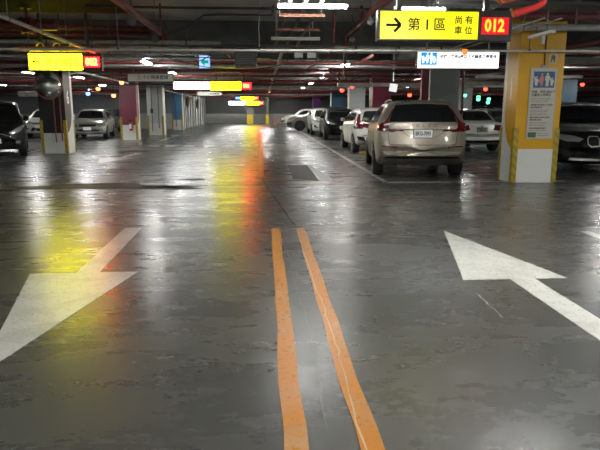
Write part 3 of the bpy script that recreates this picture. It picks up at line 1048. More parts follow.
pipe('air_duct', [(-5.4, 15.5, 2.92), (-1.3, 15.5, 2.92)], .085, DUCT, 'pale round duct crossing left of the exit sign', 'duct', nrod=4)
pipe('air_duct', [(1.75, 14.6, 2.88), (4.9, 14.6, 2.88)], .085, WHITEPIPE, 'pale round duct crossing below the zone 1 sign', 'duct', nrod=3)
pipe('crossing_pipe', [(-7.5, 14.6, 3.02), (-1, 14.6, 3.02)], .05, GREYPIPE, 'grey pipe crossing above the pale duct on the left', 'pipe', nrod=4)
pipe('crossing_pipe', [(-2.2, 16.0, 2.9), (.8, 16.0, 3.05)], .035, GREYPIPE, 'slightly sloping pale pipe at the top centre', 'pipe', nrod=2)
box_run('cable_tray', -12, -1.8, 16.4, 16.8, 2.82, 2.88, GALV, 'steel cable tray crossing behind the zone 6 sign', 'cable tray', None, [(x, 16.6) for x in (-10, -7, -4)])
box_run('cable_tray', 2.6, 14, 9.0, 9.3, 3.0, 3.06, DARKPIPE, 'dark cable tray crossing above the yellow pillar', 'cable tray', None, [(x, 9.15) for x in (3, 6, 9)])
pipe('crossing_pipe', [(2.4, 10.4, 3.06), (14, 10.4, 3.06)], .07, DARKRED, 'thick dark red pipe crossing just above the yellow pillar', 'pipe', nrod=4)
pipe('crossing_pipe', [(2.9, 10.8, 2.92), (14, 10.8, 2.92)], .06, GREYPIPE, 'grey pipe crossing just above the yellow pillar', 'pipe', nrod=4)
pipe('slanting_conduit', [(3.9, 8.2, 2.69), (3.9, 10.6, 2.69), (3.9, 13.0, 2.69)], .012, GREYPIPE, 'thin grey conduit slanting past the zone 1 display, the left of two', 'conduit', nrod=2)
pipe('slanting_conduit', [(4.15, 8.2, 2.69), (4.15, 10.6, 2.69), (4.15, 13.0, 2.69)], .012, GREYPIPE, 'thin grey conduit slanting past the zone 1 display, the right of two', 'conduit', nrod=2)
t = thing('short_batten', 'short white unlit strip light in front of the top of the yellow pillar', 'lamp', (4.82, 10.2, 2.70))
bm = new_bm()
add_box(bm, -.05, .05, -.42, .42, 0, .05, bevel=.008)
mesh_obj('housing', bm, mat('bright_white_plastic', (.7, .7, .66), .4), t)
bm = new_bm()
add_tube(bm, [(0, -.2, .05), (0, -.2, ZC - 2.7)], .008, 6)
add_tube(bm, [(0, .2, .05), (0, .2, ZC - 2.7)], .008, 6)
mesh_obj('hanger', bm, ROD, t)
bm = new_bm()
add_box(bm, -.025, .025, -.1, -.05, -.14, 0, bevel=.006)
mesh_obj('sensor', bm, WHITEPIPE, t)

# cable ladder in the top centre
t = thing('cable_ladder', 'cable ladder with rust-brown brackets and black cables climbing at top centre', 'cable ladder', (0, 0, 0))
for (y, z, x0, x1, m) in ((10.7, 3.05, .30, 1.11, RUST), (12.55, 3.05, .28, 1.2, RUST)):
    bm = new_bm()
    add_box(bm, x0, x1, y, y + .05, z, z + .05)
    mesh_obj('bracket', bm, m, t)
for (y, z, x0, x1) in ((13.4, 2.98, .20, 1.28),):
    bm = new_bm()
    add_box(bm, x0, x1, y, y + .05, z - .02, z + .05)
    mesh_obj('cross_bar', bm, WHITEPIPE, t)
for i, (xa, xb) in enumerate(((.36, .42), (.62, .66), (.88, .90))):
    bm = new_bm()
    add_tube(bm, [(xa + .12, 8, 3.34), (xa + .1, 10.7, 3.14), (xa + .05, 12.5, 3.13), (xa, 13.4, 3.07), (xa - .05, 14.5, 2.95)], .035)
    mesh_obj('cable', bm, DARKPIPE, t, 40)
for x, y, z in [(x, y, z) for (y, z) in ((10.72, 3.1), (12.57, 3.1), (13.42, 3.0)) for x in (.31, 1.05)]:
    bm = new_bm()
    rods(bm, [(x, y, z)], .01)
    mesh_obj('hanger', bm, WHITEPIPE, t)

for i, x in enumerate((.72, 1.02)):
    box_run('junction_box', x, x + .2, 13.6, 13.75, 2.60, 2.72, WHITEPIPE, ['white junction box under the cable ladder, left one', 'white junction box under the cable ladder, right one'][i], 'junction box', None, [(x + .1, 13.68)])
t = thing('vent_grille', 'grey slatted ventilation box hanging in the middle of the aisle ceiling', 'ventilation grille', (-.70, 15.2, 2.54))
bm = new_bm()
add_box(bm, 0, .56, 0, .9, 0, .34, bevel=.01)
mesh_obj('box', bm, mat('vent_grey', (.10, .10, .095), .6), t)
bm = new_bm()
for i in range(7):
    add_box(bm, .03, .53, -.014, 0, .03 + i * .043, .05 + i * .043)
mesh_obj('slats', bm, mat('vent_slat', (.26, .26, .24), .5), t)
bm = new_bm()
rods(bm, [(.05, .4, .33), (.5, .4, .33)], .01)
for v in bm.verts:
    if v.co.z > 3:
        v.co.z = ZC - 2.54
mesh_obj('hanger', bm, ROD, t)

# long tray running away along the aisle
box_run('aisle_cable_tray', .42, .50, 13.5, 52, 2.74, 2.80, GALV, 'narrow pale cable tray running far down the aisle right of centre', 'cable tray', None, [(.46, y) for y in (16, 20, 24, 28, 32, 38, 44, 50)])
bm = new_bm()
add_box(bm, .40, .52, 40.0, 41.6, 2.62, 2.74)  # glowing box stands in for the orange reflection on the tray
tag(mesh_obj('orange_reflection', bm, mat('reflection_glow', (.6, .3, .1), .4, emit=(1, .55, .2), strength=1.6)), 'small warm orange glowing box imitating a reflection under the aisle cable tray', 'lamp')

# rows of services crossing beyond: every run is one thing
cross = [
    # y, z, r, mat, kind
    (17.2, 3.12, .06, DARKRED), (18.6, 2.86, .04, REDPIPE), (19.4, 3.0, .03, GREYPIPE), (20.6, 2.80, .05, DARKRED), (21.4, 2.93, .035, GREYPIPE),
    (23.2, 2.72, .05, REDPIPE), (24.2, 2.95, .06, DARKRED), (25.6, 2.82, .03, WHITEPIPE), (27.4, 2.74, .06, REDPIPE), (28.6, 2.62, .04, DARKPIPE),
    (31.8, 2.86, .07, REDPIPE), (33.0, 2.68, .04, GREYPIPE), (35.2, 2.80, .07, DARKRED), (38.4, 2.62, .06, REDPIPE), (40.0, 2.80, .05, WHITEPIPE),
    (42.0, 2.66, .07, REDPIPE), (44.9, 2.56, .05, GREYPIPE), (47.5, 2.72, .08, REDPIPE), (50.5, 2.60, .07, DARKRED), (53.0, 2.68, .06, GREYPIPE), (57.0, 2.70, .08, REDPIPE), (59.5, 2.85, .06, DARKPIPE),
]
COLY = [(17.2, 18.25), (19.9, 21.05), (26.55, 27.65), (28.75, 29.55), (33.35, 35.35), (42.15, 44.15), (57.45, 58.25), (60.4, 61.2)]


def clear_y(y, h):
    for a, b in COLY:
        if y + h > a and y - h < b:
            return a - h if abs(y - a) < abs(y - b) else b + h
    return y


cross = [(clear_y(y, r), z, r, m) for y, z, r, m in cross]
kinds = {id(REDPIPE): ('red', 'pipe'), id(DARKRED): ('dark red', 'pipe'), id(GREYPIPE): ('grey', 'conduit'), id(WHITEPIPE): ('white', 'conduit'), id(DARKPIPE): ('black', 'conduit')}
for y, z, r, m in cross:
    c_, k_ = kinds[id(m)]
    xl = -23 if y < 45.5 else -5.9
    pipe('crossing_pipe' if k_ == 'pipe' else 'crossing_conduit', [(xl, y, z), (31, y, z)], r, m, '%s %s crossing the aisle ceiling beyond the first deep beam' % (c_, k_), k_, '%s %ss crossing the ceiling' % (c_, k_), nrod=12)
trays = [(18.0, 2.72, .28), (22.6, 3.0, .35), (26.4, 2.9, .30), (29.6, 2.78, .35), (34.0, 2.92, .3), (39.2, 2.72, .35), (43.2, 2.88, .35), (49, 2.84, .4), (55, 2.8, .4)]
for y, z, w in trays:
    y = clear_y(y + w / 2, w / 2 + .02) - w / 2
    xl = -23 if y < 45.5 else -5.9
    box_run('cable_tray', xl, 31, y, y + w, z, z + .06, GALV, 'galvanised cable tray crossing the aisle ceiling', 'cable tray', 'cable trays crossing the ceiling', [(x, y + w / 2) for x in range(int(xl) + 1, 31, 4)])
# runs along the bays
for i, (x, z, r, m, y0, y1) in enumerate(((-9.0, 2.92, .06, REDPIPE, 14, 45), (-11.2, 3.0, .05, GREYPIPE, 12, 45), (-13.5, 2.9, .06, DARKRED, 10, 45), (7.6, 2.95, .06, REDPIPE, 13, 63), (9.2, 2.85, .04, WHITEPIPE, 12, 63), (11.5, 3.0, .06, DARKRED, 12, 63),
                                          (3.2, 2.98, .05, DARKRED, 17, 63), (-4.6, 2.98, .05, REDPIPE, 24, 45), (-1.0, 3.04, .04, DARKRED, 17, 63), (15.0, 2.9, .06, REDPIPE, 12, 63))):
    c_, k_ = kinds[id(m)]
    pipe('lengthwise_pipe' if k_ == 'pipe' else 'lengthwise_conduit', [(x, y0, z), (x, y1, z)], r, m, '%s %s running away along the ceiling' % (c_, k_), k_, '%s %ss running along the ceiling' % (c_, k_), nrod=8)
# boxes and ducts over the right bays
for i, (x0, x1, y, z0, z1) in enumerate(((2.8, 6.0, 22.0, 2.30, 2.42), (6.2, 8.8, 20.5, 2.22, 2.42), (6.4, 9.6, 15.0, 2.62, 2.78), (7.0, 10.5, 19.0, 2.45, 2.55))):
    box_run('bay_duct', x0, x1, y, y + .35, z0, z1, DUCT, ['pale flat duct above the white hatchback', 'pale flat duct above the white saloon car', 'pale flat duct above the black car, nearer one', 'pale flat duct above the black car, farther one'][i], 'duct', None, [(x0 + .3, y + .17), (x1 - .3, y + .17)])
for i, (x0, x1, y, z0, z1) in enumerate(((-9.6, -8.75, 24.0, 1.95, 2.15), (-11.0, -9.6, 22.0, 2.35, 2.5))):
    box_run('bay_duct', x0, x1, y, y + .35, z0, z1, DUCT, ['pale hanging box above the small white car', 'pale hanging box left of the round mirror'][i], 'duct', None, [(x0 + .3, y + .17), (x1 - .3, y + .17)])
# olive yellow boxes over the aisle
for i, (x, y, z) in enumerate(((-.45, 19.5, 2.95), (-.4, 27.2, 2.85))):
    box_run('yellow_box', x, x + .7, y, y + .1, z, z + .13, mat('olive_box', (.34, .28, .05), .5), ['olive yellow box under the ceiling in mid aisle, nearer one', 'olive yellow box under the ceiling in mid aisle, farther one'][i], 'ceiling box', None, [(x + .35, y + .05)])
# red dropper pieces
for i, (x, y, za, zb) in enumerate(((2.25, 16.4, 2.35, 2.98), (2.95, 23.0, 2.55, 3.2), (2.35, 20.6, 2.7, 3.4), (3.4, 26.0, 2.6, 3.3), (5.92, 17.3, .9, 3.1), (-8.0, 25.4, 2.5, 3.3), (.2, 28, 2.75, 3.4))):
    bm = new_bm()
    add_tube(bm, [(x, y, za), (x, y, ZC)], .035)
    add_lathe(bm, [(.05, 0), (.05, .05)], 10, 'z', (x, y, za))
    tag(mesh_obj('dropper_pipe', bm, REDPIPE, smooth=40), 'short upright red dropper pipe hanging from the ceiling', 'pipe', 'red dropper pipes')
bm = new_bm()
add_box(bm, 4.66, 4.88, 17.25, 17.4, .002, 3.0, bevel=.01)
tag(mesh_obj('duct_cover', bm, mat('maroon_cover', (.12, .016, .03), .5)), 'dark maroon upright duct cover beside the grey pillar behind the beige car', 'duct')
# slack cables between trays
rnd = random.Random(4)
for i in range(16):
    x = rnd.uniform(-6, 7)
    y = rnd.choice((15.6, 16.9, 19.0, 20.9, 23.6, 27.0))
    L_ = rnd.uniform(1.2, 3.5)
    z = rnd.uniform(2.75, 3.05)
    sag = rnd.uniform(.08, .25)
    dz = rnd.uniform(-.1, .1)
    pts = [(x + L_ * q / 10, y + .15 * math.sin(q), z + dz * q / 10 - sag * 4 * (q / 10) * (1 - q / 10)) for q in range(11)]
    bm = new_bm()
    add_tube(bm, [(pts[0][0], pts[0][1], ZC)] + pts + [(pts[-1][0], pts[-1][1], ZC)], .012, 6)
    tag(mesh_obj('slack_cable', bm, DARKPIPE, smooth=40), 'thin black cable sagging under the ceiling', 'cable', 'black cables sagging under the ceiling')
# bracing struts
for i, (a, b) in enumerate((((.9, 16.2, 2.35), (1.95, 16.2, 2.95)), ((3.2, 22.5, 2.5), (4.4, 22.5, 2.85)), ((4.9, 24, 2.5), (6.3, 24, 2.8)))):
    bm = new_bm()
    add_tube(bm, [a, b, (b[0], b[1], ZC)], .02)
    tag(mesh_obj('brace_strut', bm, REDPIPE, smooth=40), 'thin slanting red brace under the ceiling', 'brace', 'slanting red braces')

# ------------------------------------------------------------------ cars
def pchip(keys):
    xs = [k[0] for k in keys]
    ys = [k[1] for k in keys]
    n = len(xs)
    h = [xs[i + 1] - xs[i] for i in range(n - 1)]
    d = [(ys[i + 1] - ys[i]) / h[i] for i in range(n - 1)]
    m = [d[0]] + [0.0] * (n - 2) + [d[-1]]
    for i in range(1, n - 1):
        if d[i - 1] * d[i] > 0:
            w1, w2 = 2 * h[i] + h[i - 1], h[i] + 2 * h[i - 1]
            m[i] = (w1 + w2) / (w1 / d[i - 1] + w2 / d[i])

    def f(x):
        if x <= xs[0]:
            return ys[0]
        if x >= xs[-1]:
            return ys[-1]
        i = 0
        while x > xs[i + 1]:
            i += 1
        t = (x - xs[i]) / h[i]
        return (ys[i] * (1 + 2 * t) * (1 - t) ** 2 + m[i] * h[i] * t * (1 - t) ** 2 + ys[i + 1] * t * t * (3 - 2 * t) + m[i + 1] * h[i] * t * t * (t - 1))
    return f


def car_body(P):
    L, hw0 = P['L'], P['W'] / 2
    top = pchip(P['top'])
    half = pchip([(0, .84), (.06, .925), (.25, .98), (.7, 1), (L - 1.0, 1), (L - .45, .97), (L - .14, .88), (L, .74)])
    bot = pchip([(0, P.get('rb', .42)), (.12, P.get('rb', .42) - .09), (.5, .25), (L - .6, .22), (L - .1, .25), (L, .34)])
    belt = pchip([(0, P['belt'][0]), (L, P['belt'][1])])
    tum = P['tumble']
    ys = set()
    for a, b in zip(P['top'], P['top'][1:]):
        n = max(1, int((b[0] - a[0]) / .07))
        for i in range(n):
            ys.add(round(a[0] + (b[0] - a[0]) * i / n, 4))
    for q in (.06, .12, .25, .4, L - .1, L - .2, L - .3, L):
        ys.add(round(q, 4))
    ys = sorted(ys)
    cleaned = [ys[0]]
    for y in ys[1:]:
        if y - cleaned[-1] > .009:
            cleaned.append(y)
    ys = cleaned
    counts = (3, 3, 5, 5, 6, 3, 6)
    bm = new_bm()
    rings = []
    for y in ys:
        zt, zb, bz, hw = top(y), bot(y), belt(y), half(y) * hw0
        r = .10
        zsh = min(bz, zt - .09)
        xe = hw - .035 - max(0, zt - r - bz) * tum
        zm = zb + (zsh - zb) * .55
        P_ = [(0, zb), (hw * .86, zb), (hw - .03, zb + .07), (hw, zm), (hw - .022, zsh), (xe, max(zsh + .01, zt - r)), (xe - .09, zt - .018), (0, zt)]
        pts = []
        for (a, b), n in zip(zip(P_, P_[1:]), counts):
            for i in range(n):
                t_ = i / n
                pts.append([a[0] + (b[0] - a[0]) * t_, a[1] + (b[1] - a[1]) * t_])
        pts.append(list(P_[-1]))
        for _ in range(2):
            q = [p[:] for p in pts]
            for i in range(1, len(pts) - 1):
                for c in (0, 1):
                    q[i][c] = .25 * pts[i - 1][c] + .5 * pts[i][c] + .25 * pts[i + 1][c]
            pts = q
        # crown
        full = [(-x, z) for x, z in pts[1:-1]][::1]
        loop = pts + [(-x, z) for x, z in pts[-2:0:-1]]
        ring = []
        for x, z in loop:
            u = min(1, abs(x) / hw)
            wr = max(0, 1 - y / 1.3)
            wf = max(0, 1 - (L - y) / 1.7)
            yy_ = y + P.get('cr', .09) * u ** 2.5 * wr - P.get('cf', .20) * u ** 2.2 * wf
            zz = z + (.02 * (1 - u * u) if z > bz - .1 else 0)
            ring.append(bm.verts.new((x, yy_, zz)))
        rings.append(ring)
    n = len(rings[0])
    for a, b in zip(rings, rings[1:]):
        for k_ in range(n):
            bm.faces.new((a[k_], b[k_], b[(k_ + 1) % n], a[(k_ + 1) % n]))
    for ring, s in ((rings[0], -1), (rings[-1], 1)):
        c = Vector((0, 0, 0))
        for v in ring:
            c += v.co
        c /= n
        prev = ring
        for sc in (.8, .5, .2):
            nr = [bm.verts.new((c.x + (v.co.x - c.x) * sc, v.co.y + s * .008 * (1 - sc), c.z + (v.co.z - c.z) * sc)) for v in ring]
            for k_ in range(n):
                bm.faces.new((prev[k_], prev[(k_ + 1) % n], nr[(k_ + 1) % n], nr[k_]))
            prev = nr
        bm.faces.new(prev)
    bmesh.ops.recalc_face_normals(bm, faces=bm.faces)
    return bm


def boolean_arches(P, bm, mats_):
    me = bpy.data.meshes.new('body')
    for f in bm.faces:
        f.smooth = True
        cz = f.calc_center_median().z
        if cz < P.get('clad', .30):
            f.material_index = 1
    bm.to_mesh(me)
    bm.free()
    for m in mats_:
        me.materials.append(m)
    o = bpy.data.objects.new('body', me)
    COL.objects.link(o)
    cb = new_bm()
    hw = P['W'] / 2
    for y in P['axles']:
        for s in (-1, 1):
            r = P['wr'] + .055
            add_lathe(cb, [(r, s * (hw - .30)), (r, s * (hw + .15))] if s > 0 else [(r, -(hw + .15)), (r, -(hw - .30))], 32, 'x', (0, y, P['wr'] + .01))
    bmesh.ops.recalc_face_normals(cb, faces=cb.faces)
    for f in cb.faces:
        f.material_index = 1
    cm = bpy.data.meshes.new('cut')
    cb.to_mesh(cm)
    cb.free()
    for m in mats_:
        cm.materials.append(m)
    co = bpy.data.objects.new('cut', cm)
    COL.objects.link(co)
    md = o.modifiers.new('b', 'BOOLEAN')
    md.object = co
    md.operation = 'DIFFERENCE'
    md.solver = 'EXACT'
    dg = bpy.context.evaluated_depsgraph_get()
    dg.update()
    me2 = bpy.data.meshes.new_from_object(o.evaluated_get(dg))
    bpy.data.objects.remove(o)
    bpy.data.objects.remove(co)
    me2.materials.clear()
    for m in mats_:
        me2.materials.append(m)
    me2.set_sharp_from_angle(angle=R(48))
    return me2


DIRS = {'rear': ((0, 1, 0), lambda a, b: (a, -2, b)), 'front': ((0, -1, 0), lambda a, b: (a, 12, b)),
        'right': ((-1, 0, 0), lambda a, b: (3, a, b)), 'left': ((1, 0, 0), lambda a, b: (-3, a, b)), 'top': ((0, 0, -1), lambda a, b: (a, b, 4))}


def decal(bvh, poly, view, m, name, parent, off=.006, step=.07, thick=.02):
    """a shaped part lying on the car body: the 2D outline is dropped onto the surface and given thickness"""
    d, src = DIRS[view]
    d = Vector(d)
    bm = new_bm()
    f = bm.faces.new([bm.verts.new((a, b, 0)) for a, b in poly])
    lo = [min(p[i] for p in poly) for i in (0, 1)]
    hi = [max(p[i] for p in poly) for i in (0, 1)]
    for ax in (0, 1):
        q = math.floor(lo[ax] / step) * step + step
        while q < hi[ax]:
            co = [0, 0, 0]
            no = [0, 0, 0]
            co[ax] = q
            no[ax] = 1
            bmesh.ops.bisect_plane(bm, geom=bm.verts[:] + bm.edges[:] + bm.faces[:], plane_co=co, plane_no=no, dist=1e-5)
            q += step
    pos = {}
    for v in bm.verts:
        hit = bvh.ray_cast(Vector(src(v.co.x, v.co.y)), d)
        pos[v.index if False else v] = hit[:2] if hit[0] is not None else None
    bad = [v for v in bm.verts if pos[v] is None]
    good = {v: pos[v] for v in bm.verts if pos[v] is not None}
    if bad:
        bmesh.ops.delete(bm, geom=bad, context='VERTS')
    if not bm.faces:
        bm.free()
        return None
    inner = {}
    for v in bm.verts:
        p, nrm = good[v]
        if nrm.dot(d) > 0:
            nrm = -nrm
        inner[v] = p - nrm * (thick - off)
        v.co = p + nrm * off
    faces = list(bm.faces)
    low = {v: bm.verts.new(inner[v]) for v in list(bm.verts) if v in inner}
    edges = [e for e in bm.edges if len(e.link_faces) == 1]
    for fc in faces:
        bm.faces.new([low[v] for v in reversed(fc.verts)])
    for e in edges:
        a, b = e.verts
        if a in low and b in low:
            try:
                bm.faces.new((a, b, low[b], low[a]))
            except ValueError:
                pass
    return mesh_obj(name, bm, m, parent, 50)


def mirror_x(poly):
    return [(-a, b) for a, b in poly][::-1]


def wheel(parent, x, y, r, s, rim, w=.22):
    bm = new_bm()
    prof = [(r * .62, -w * .5), (r * .93, -w * .5), (r * .985, -w * .42), (r, -w * .3), (r, w * .3), (r * .985, w * .42), (r * .93, w * .5), (r * .62, w * .5)]
    add_lathe(bm, prof, 32, 'x', (0, 0, 0))
    o = mesh_obj('wheel', bm, TYRE, parent, 40, (x, y, r))
    bm = new_bm()
    e = s * (w * .5 + .004)
    add_lathe(bm, [(r * .66, e - s * .03), (r * .66, e), (r * .60, e), (r * .58, e - s * .03), (r * .14, e - s * .035)], 32, 'x')
    for k_ in range(5):
        M = Matrix.Rotation(k_ * 2 * PI / 5 + .3, 4, 'X')
        add_box(bm, min(e - s * .03, e + s * .006), max(e - s * .03, e + s * .006), -.032, .032, 0, r * .62, M=M)
    add_lathe(bm, [(r * .13, e - s * .02), (r * .11, e + s * .012)], 16, 'x')
    mesh_obj('rim', bm, rim, o, 30)
    return o


def plate(parent, y, z, txt, view='rear', w=.38, h=.16, x=0, m=None):
    t_ = -1 if view == 'rear' else 1
    bm = new_bm()
    add_box(bm, x - w / 2, x + w / 2, min(y, y + t_ * .012), max(y, y + t_ * .012), z - h / 2, z + h / 2, bevel=.003)
    p = mesh_obj('number_plate', bm, m or PLATE, parent)
    bm = new_bm()
    y2 = y - t_ * .004
    add_box(bm, x - w / 2 - .012, x + w / 2 + .012, min(y2, y + t_ * .006), max(y2, y + t_ * .006), z - h / 2 - .012, z + h / 2 + .012, bevel=.003)
    mesh_obj('plate_frame', bm, PLASTIC, parent)
    if txt:
        text_obj('plate_text', txt, h * .72, INK, p, (x, y + t_ * .0125, z), rot=(PI / 2, 0, 0 if view == 'rear' else PI), sx=.66, bold=.003)
    return p


SHAPES = {}
SHAPES['suv'] = dict(L=4.69, W=1.94, wr=.36, axles=(.98, 3.84), belt=(1.12, 1.02), tumble=.44, clad=.36, cr=.10, rb=.50,
                     top=[(0, .70), (.02, .76), (.045, .98), (.07, 1.16), (.14, 1.25), (.40, 1.54), (.50, 1.59), (1.2, 1.625), (2.2, 1.615), (2.75, 1.55), (3.45, 1.12), (3.6, 1.07), (4.35, .95), (4.58, .82), (4.69, .64)])
SHAPES['hatch'] = dict(L=4.30, W=1.75, wr=.33, axles=(.78, 3.40), belt=(1.05, .95), tumble=.40, clad=.28,
                       top=[(0, .66), (.02, .72), (.05, .92), (.08, 1.02), (.14, 1.10), (.42, 1.40), (.55, 1.45), (1.2, 1.50), (2.0, 1.50), (2.6, 1.42), (3.30, 1.02), (3.45, .97), (4.0, .86), (4.2, .74), (4.30, .58)])
SHAPES['mpv'] = dict(L=4.25, W=1.72, wr=.33, axles=(.75, 3.42), belt=(1.05, .98), tumble=.26, clad=.28,
                     top=[(0, .66), (.02, .75), (.05, 1.05), (.12, 1.45), (.3, 1.64), (.6, 1.70), (1.5, 1.72), (2.3, 1.68), (2.75, 1.58), (3.45, 1.10), (3.6, 1.05), (4.05, .92), (4.18, .78), (4.25, .60)])
SHAPES['sedan'] = dict(L=4.55, W=1.72, wr=.32, axles=(.98, 3.62), belt=(.97, .90), tumble=.46, clad=.26, cr=.12,
                       top=[(0, .66), (.02, .74), (.05, .92), (.10, .99), (.25, 1.03), (.62, 1.06), (1.22, 1.36), (1.5, 1.43), (2.1, 1.46), (2.6, 1.42), (3.25, 1.02), (3.4, .96), (4.2, .82), (4.45, .70), (4.55, .56)])
SIDE_GLASS = {
    'suv': [[(.62, 1.19), (1.05, 1.17), (1.05, 1.50), (.80, 1.46)], [(1.10, 1.17), (2.02, 1.13), (2.02, 1.53), (1.10, 1.51)], [(2.09, 1.13), (3.02, 1.10), (2.95, 1.22), (2.55, 1.48), (2.09, 1.53)]],
    'hatch': [[(.60, 1.12), (.98, 1.09), (.98, 1.33), (.80, 1.31)], [(1.03, 1.08), (1.90, 1.05), (1.90, 1.38), (1.03, 1.35)], [(1.97, 1.05), (2.92, 1.01), (2.85, 1.12), (2.4, 1.34), (1.97, 1.38)]],
    'mpv': [[(.35, 1.16), (1.0, 1.13), (1.0, 1.52), (.42, 1.48)], [(1.06, 1.12), (2.05, 1.08), (2.05, 1.56), (1.06, 1.55)], [(2.12, 1.08), (3.05, 1.05), (2.98, 1.18), (2.55, 1.48), (2.12, 1.55)]],
    'sedan': [[(.95, 1.06), (1.30, 1.04), (1.30, 1.26)], [(1.35, 1.03), (2.02, 1.0), (2.02, 1.33), (1.42, 1.30)], [(2.09, 1.0), (2.95, .97), (2.88, 1.06), (2.45, 1.29), (2.09, 1.33)]],
}


def car(label, shape, paint, loc, rotz, front=None, rear=None, rim=RIM, plate_txt=None, group=None, detail=True, **over):
    P = dict(SHAPES[shape])
    P.update(over)
    t = thing('car', label, 'car', loc, rotz, group)
    bm = car_body(P)
    me = boolean_arches(P, bm, [paint, PLASTIC])
    body = bpy.data.objects.new('body', me)
    COL.objects.link(body)
    body.parent = t
    b2 = new_bm()
    b2.from_mesh(me)
    bvh = BVHTree.FromBMesh(b2)
    b2.free()
    L, hw = P['L'], P['W'] / 2

    def D(poly, view, m, name, **kw):
        return decal(bvh, poly, view, m, name, t, **kw)

    def DD(poly, view, m, name, **kw):
        D(poly, view, m, name, **kw)
        if view in ('rear', 'front'):
            D(mirror_x(poly), view, m, name, **kw)

    for poly in SIDE_GLASS[shape]:
        for v in ('left', 'right'):
            D(poly, v, GLASS, 'side_window')
    topz = max(z for _, z in P['top'])
    # windscreen and rear window
    wz0, wz1 = {'suv': (1.13, 1.57), 'hatch': (1.03, 1.42), 'mpv': (1.12, 1.59), 'sedan': (1.02, 1.39)}[shape]
    D([(-hw * .72, wz0 + .01), (0, wz0 - .01), (hw * .72, wz0 + .01), (hw * .60, wz1 - .04), (0, wz1), (-hw * .60, wz1 - .04)], 'front', GLASS, 'windscreen')
    rz = {'suv': (1.215, 1.565), 'hatch': (1.08, 1.40), 'mpv': (1.12, 1.58), 'sedan': (1.08, 1.38)}[shape]
    if shape == 'suv':
        D([(-.70, 1.18), (-.3, 1.19), (.3, 1.19), (.70, 1.18), (.665, 1.32), (.56, 1.53), (.45, rz[1]), (-.45, rz[1]), (-.56, 1.53), (-.665, 1.32)], 'rear', GLASS, 'rear_window')
    else:
        D([(-hw * .74, rz[0]), (hw * .74, rz[0]), (hw * .62, rz[1] - .03), (hw * .5, rz[1]), (-hw * .5, rz[1]), (-hw * .62, rz[1] - .03)], 'rear', GLASS, 'rear_window')
    for y in P['axles']:
        for s in (-1, 1):
            wheel(t, s * (hw - .105), y, P['wr'], s, rim)
    # mirrors
    my = {'suv': 2.92, 'hatch': 2.82, 'mpv': 2.95, 'sedan': 2.85}[shape]
    mz = wz0 + .06
    for s in (-1, 1):
        bm = new_bm()
        add_box(bm, *(sorted((s * (hw - .02), s * (hw + .14)))), my - .05, my + .07, mz - .06, mz + .06, bevel=.04)
        add_box(bm, *(sorted((s * (hw - .12), s * (hw + .02)))), my - .02, my + .05, mz - .08, mz - .03)
        o = mesh_obj('wing_mirror', bm, paint, t, 60)
    # door seams and handles
    if detail:
        for y in ({'suv': (1.12, 2.06, 3.12), 'hatch': (1.0, 1.94, 3.0), 'mpv': (1.03, 2.09, 3.1), 'sedan': (1.3, 2.06, 3.0)}[shape]):
            for v in ('left', 'right'):
                D([(y - .006, .42), (y + .006, .42), (y + .006, P['belt'][1]), (y - .006, P['belt'][1])], v, SEAM, 'door_seam', off=.003)
        for y in (1.35, 2.3):
            for v in ('left', 'right'):
                D([(y, P['belt'][1] - .12), (y + .2, P['belt'][1] - .12), (y + .2, P['belt'][1] - .09), (y, P['belt'][1] - .09)], v, paint, 'door_handle', off=.03, thick=.05)
    if front:
        front(t, P, D, DD, bvh, paint)
    if rear:
        rear(t, P, D, DD, bvh, paint)
    return t


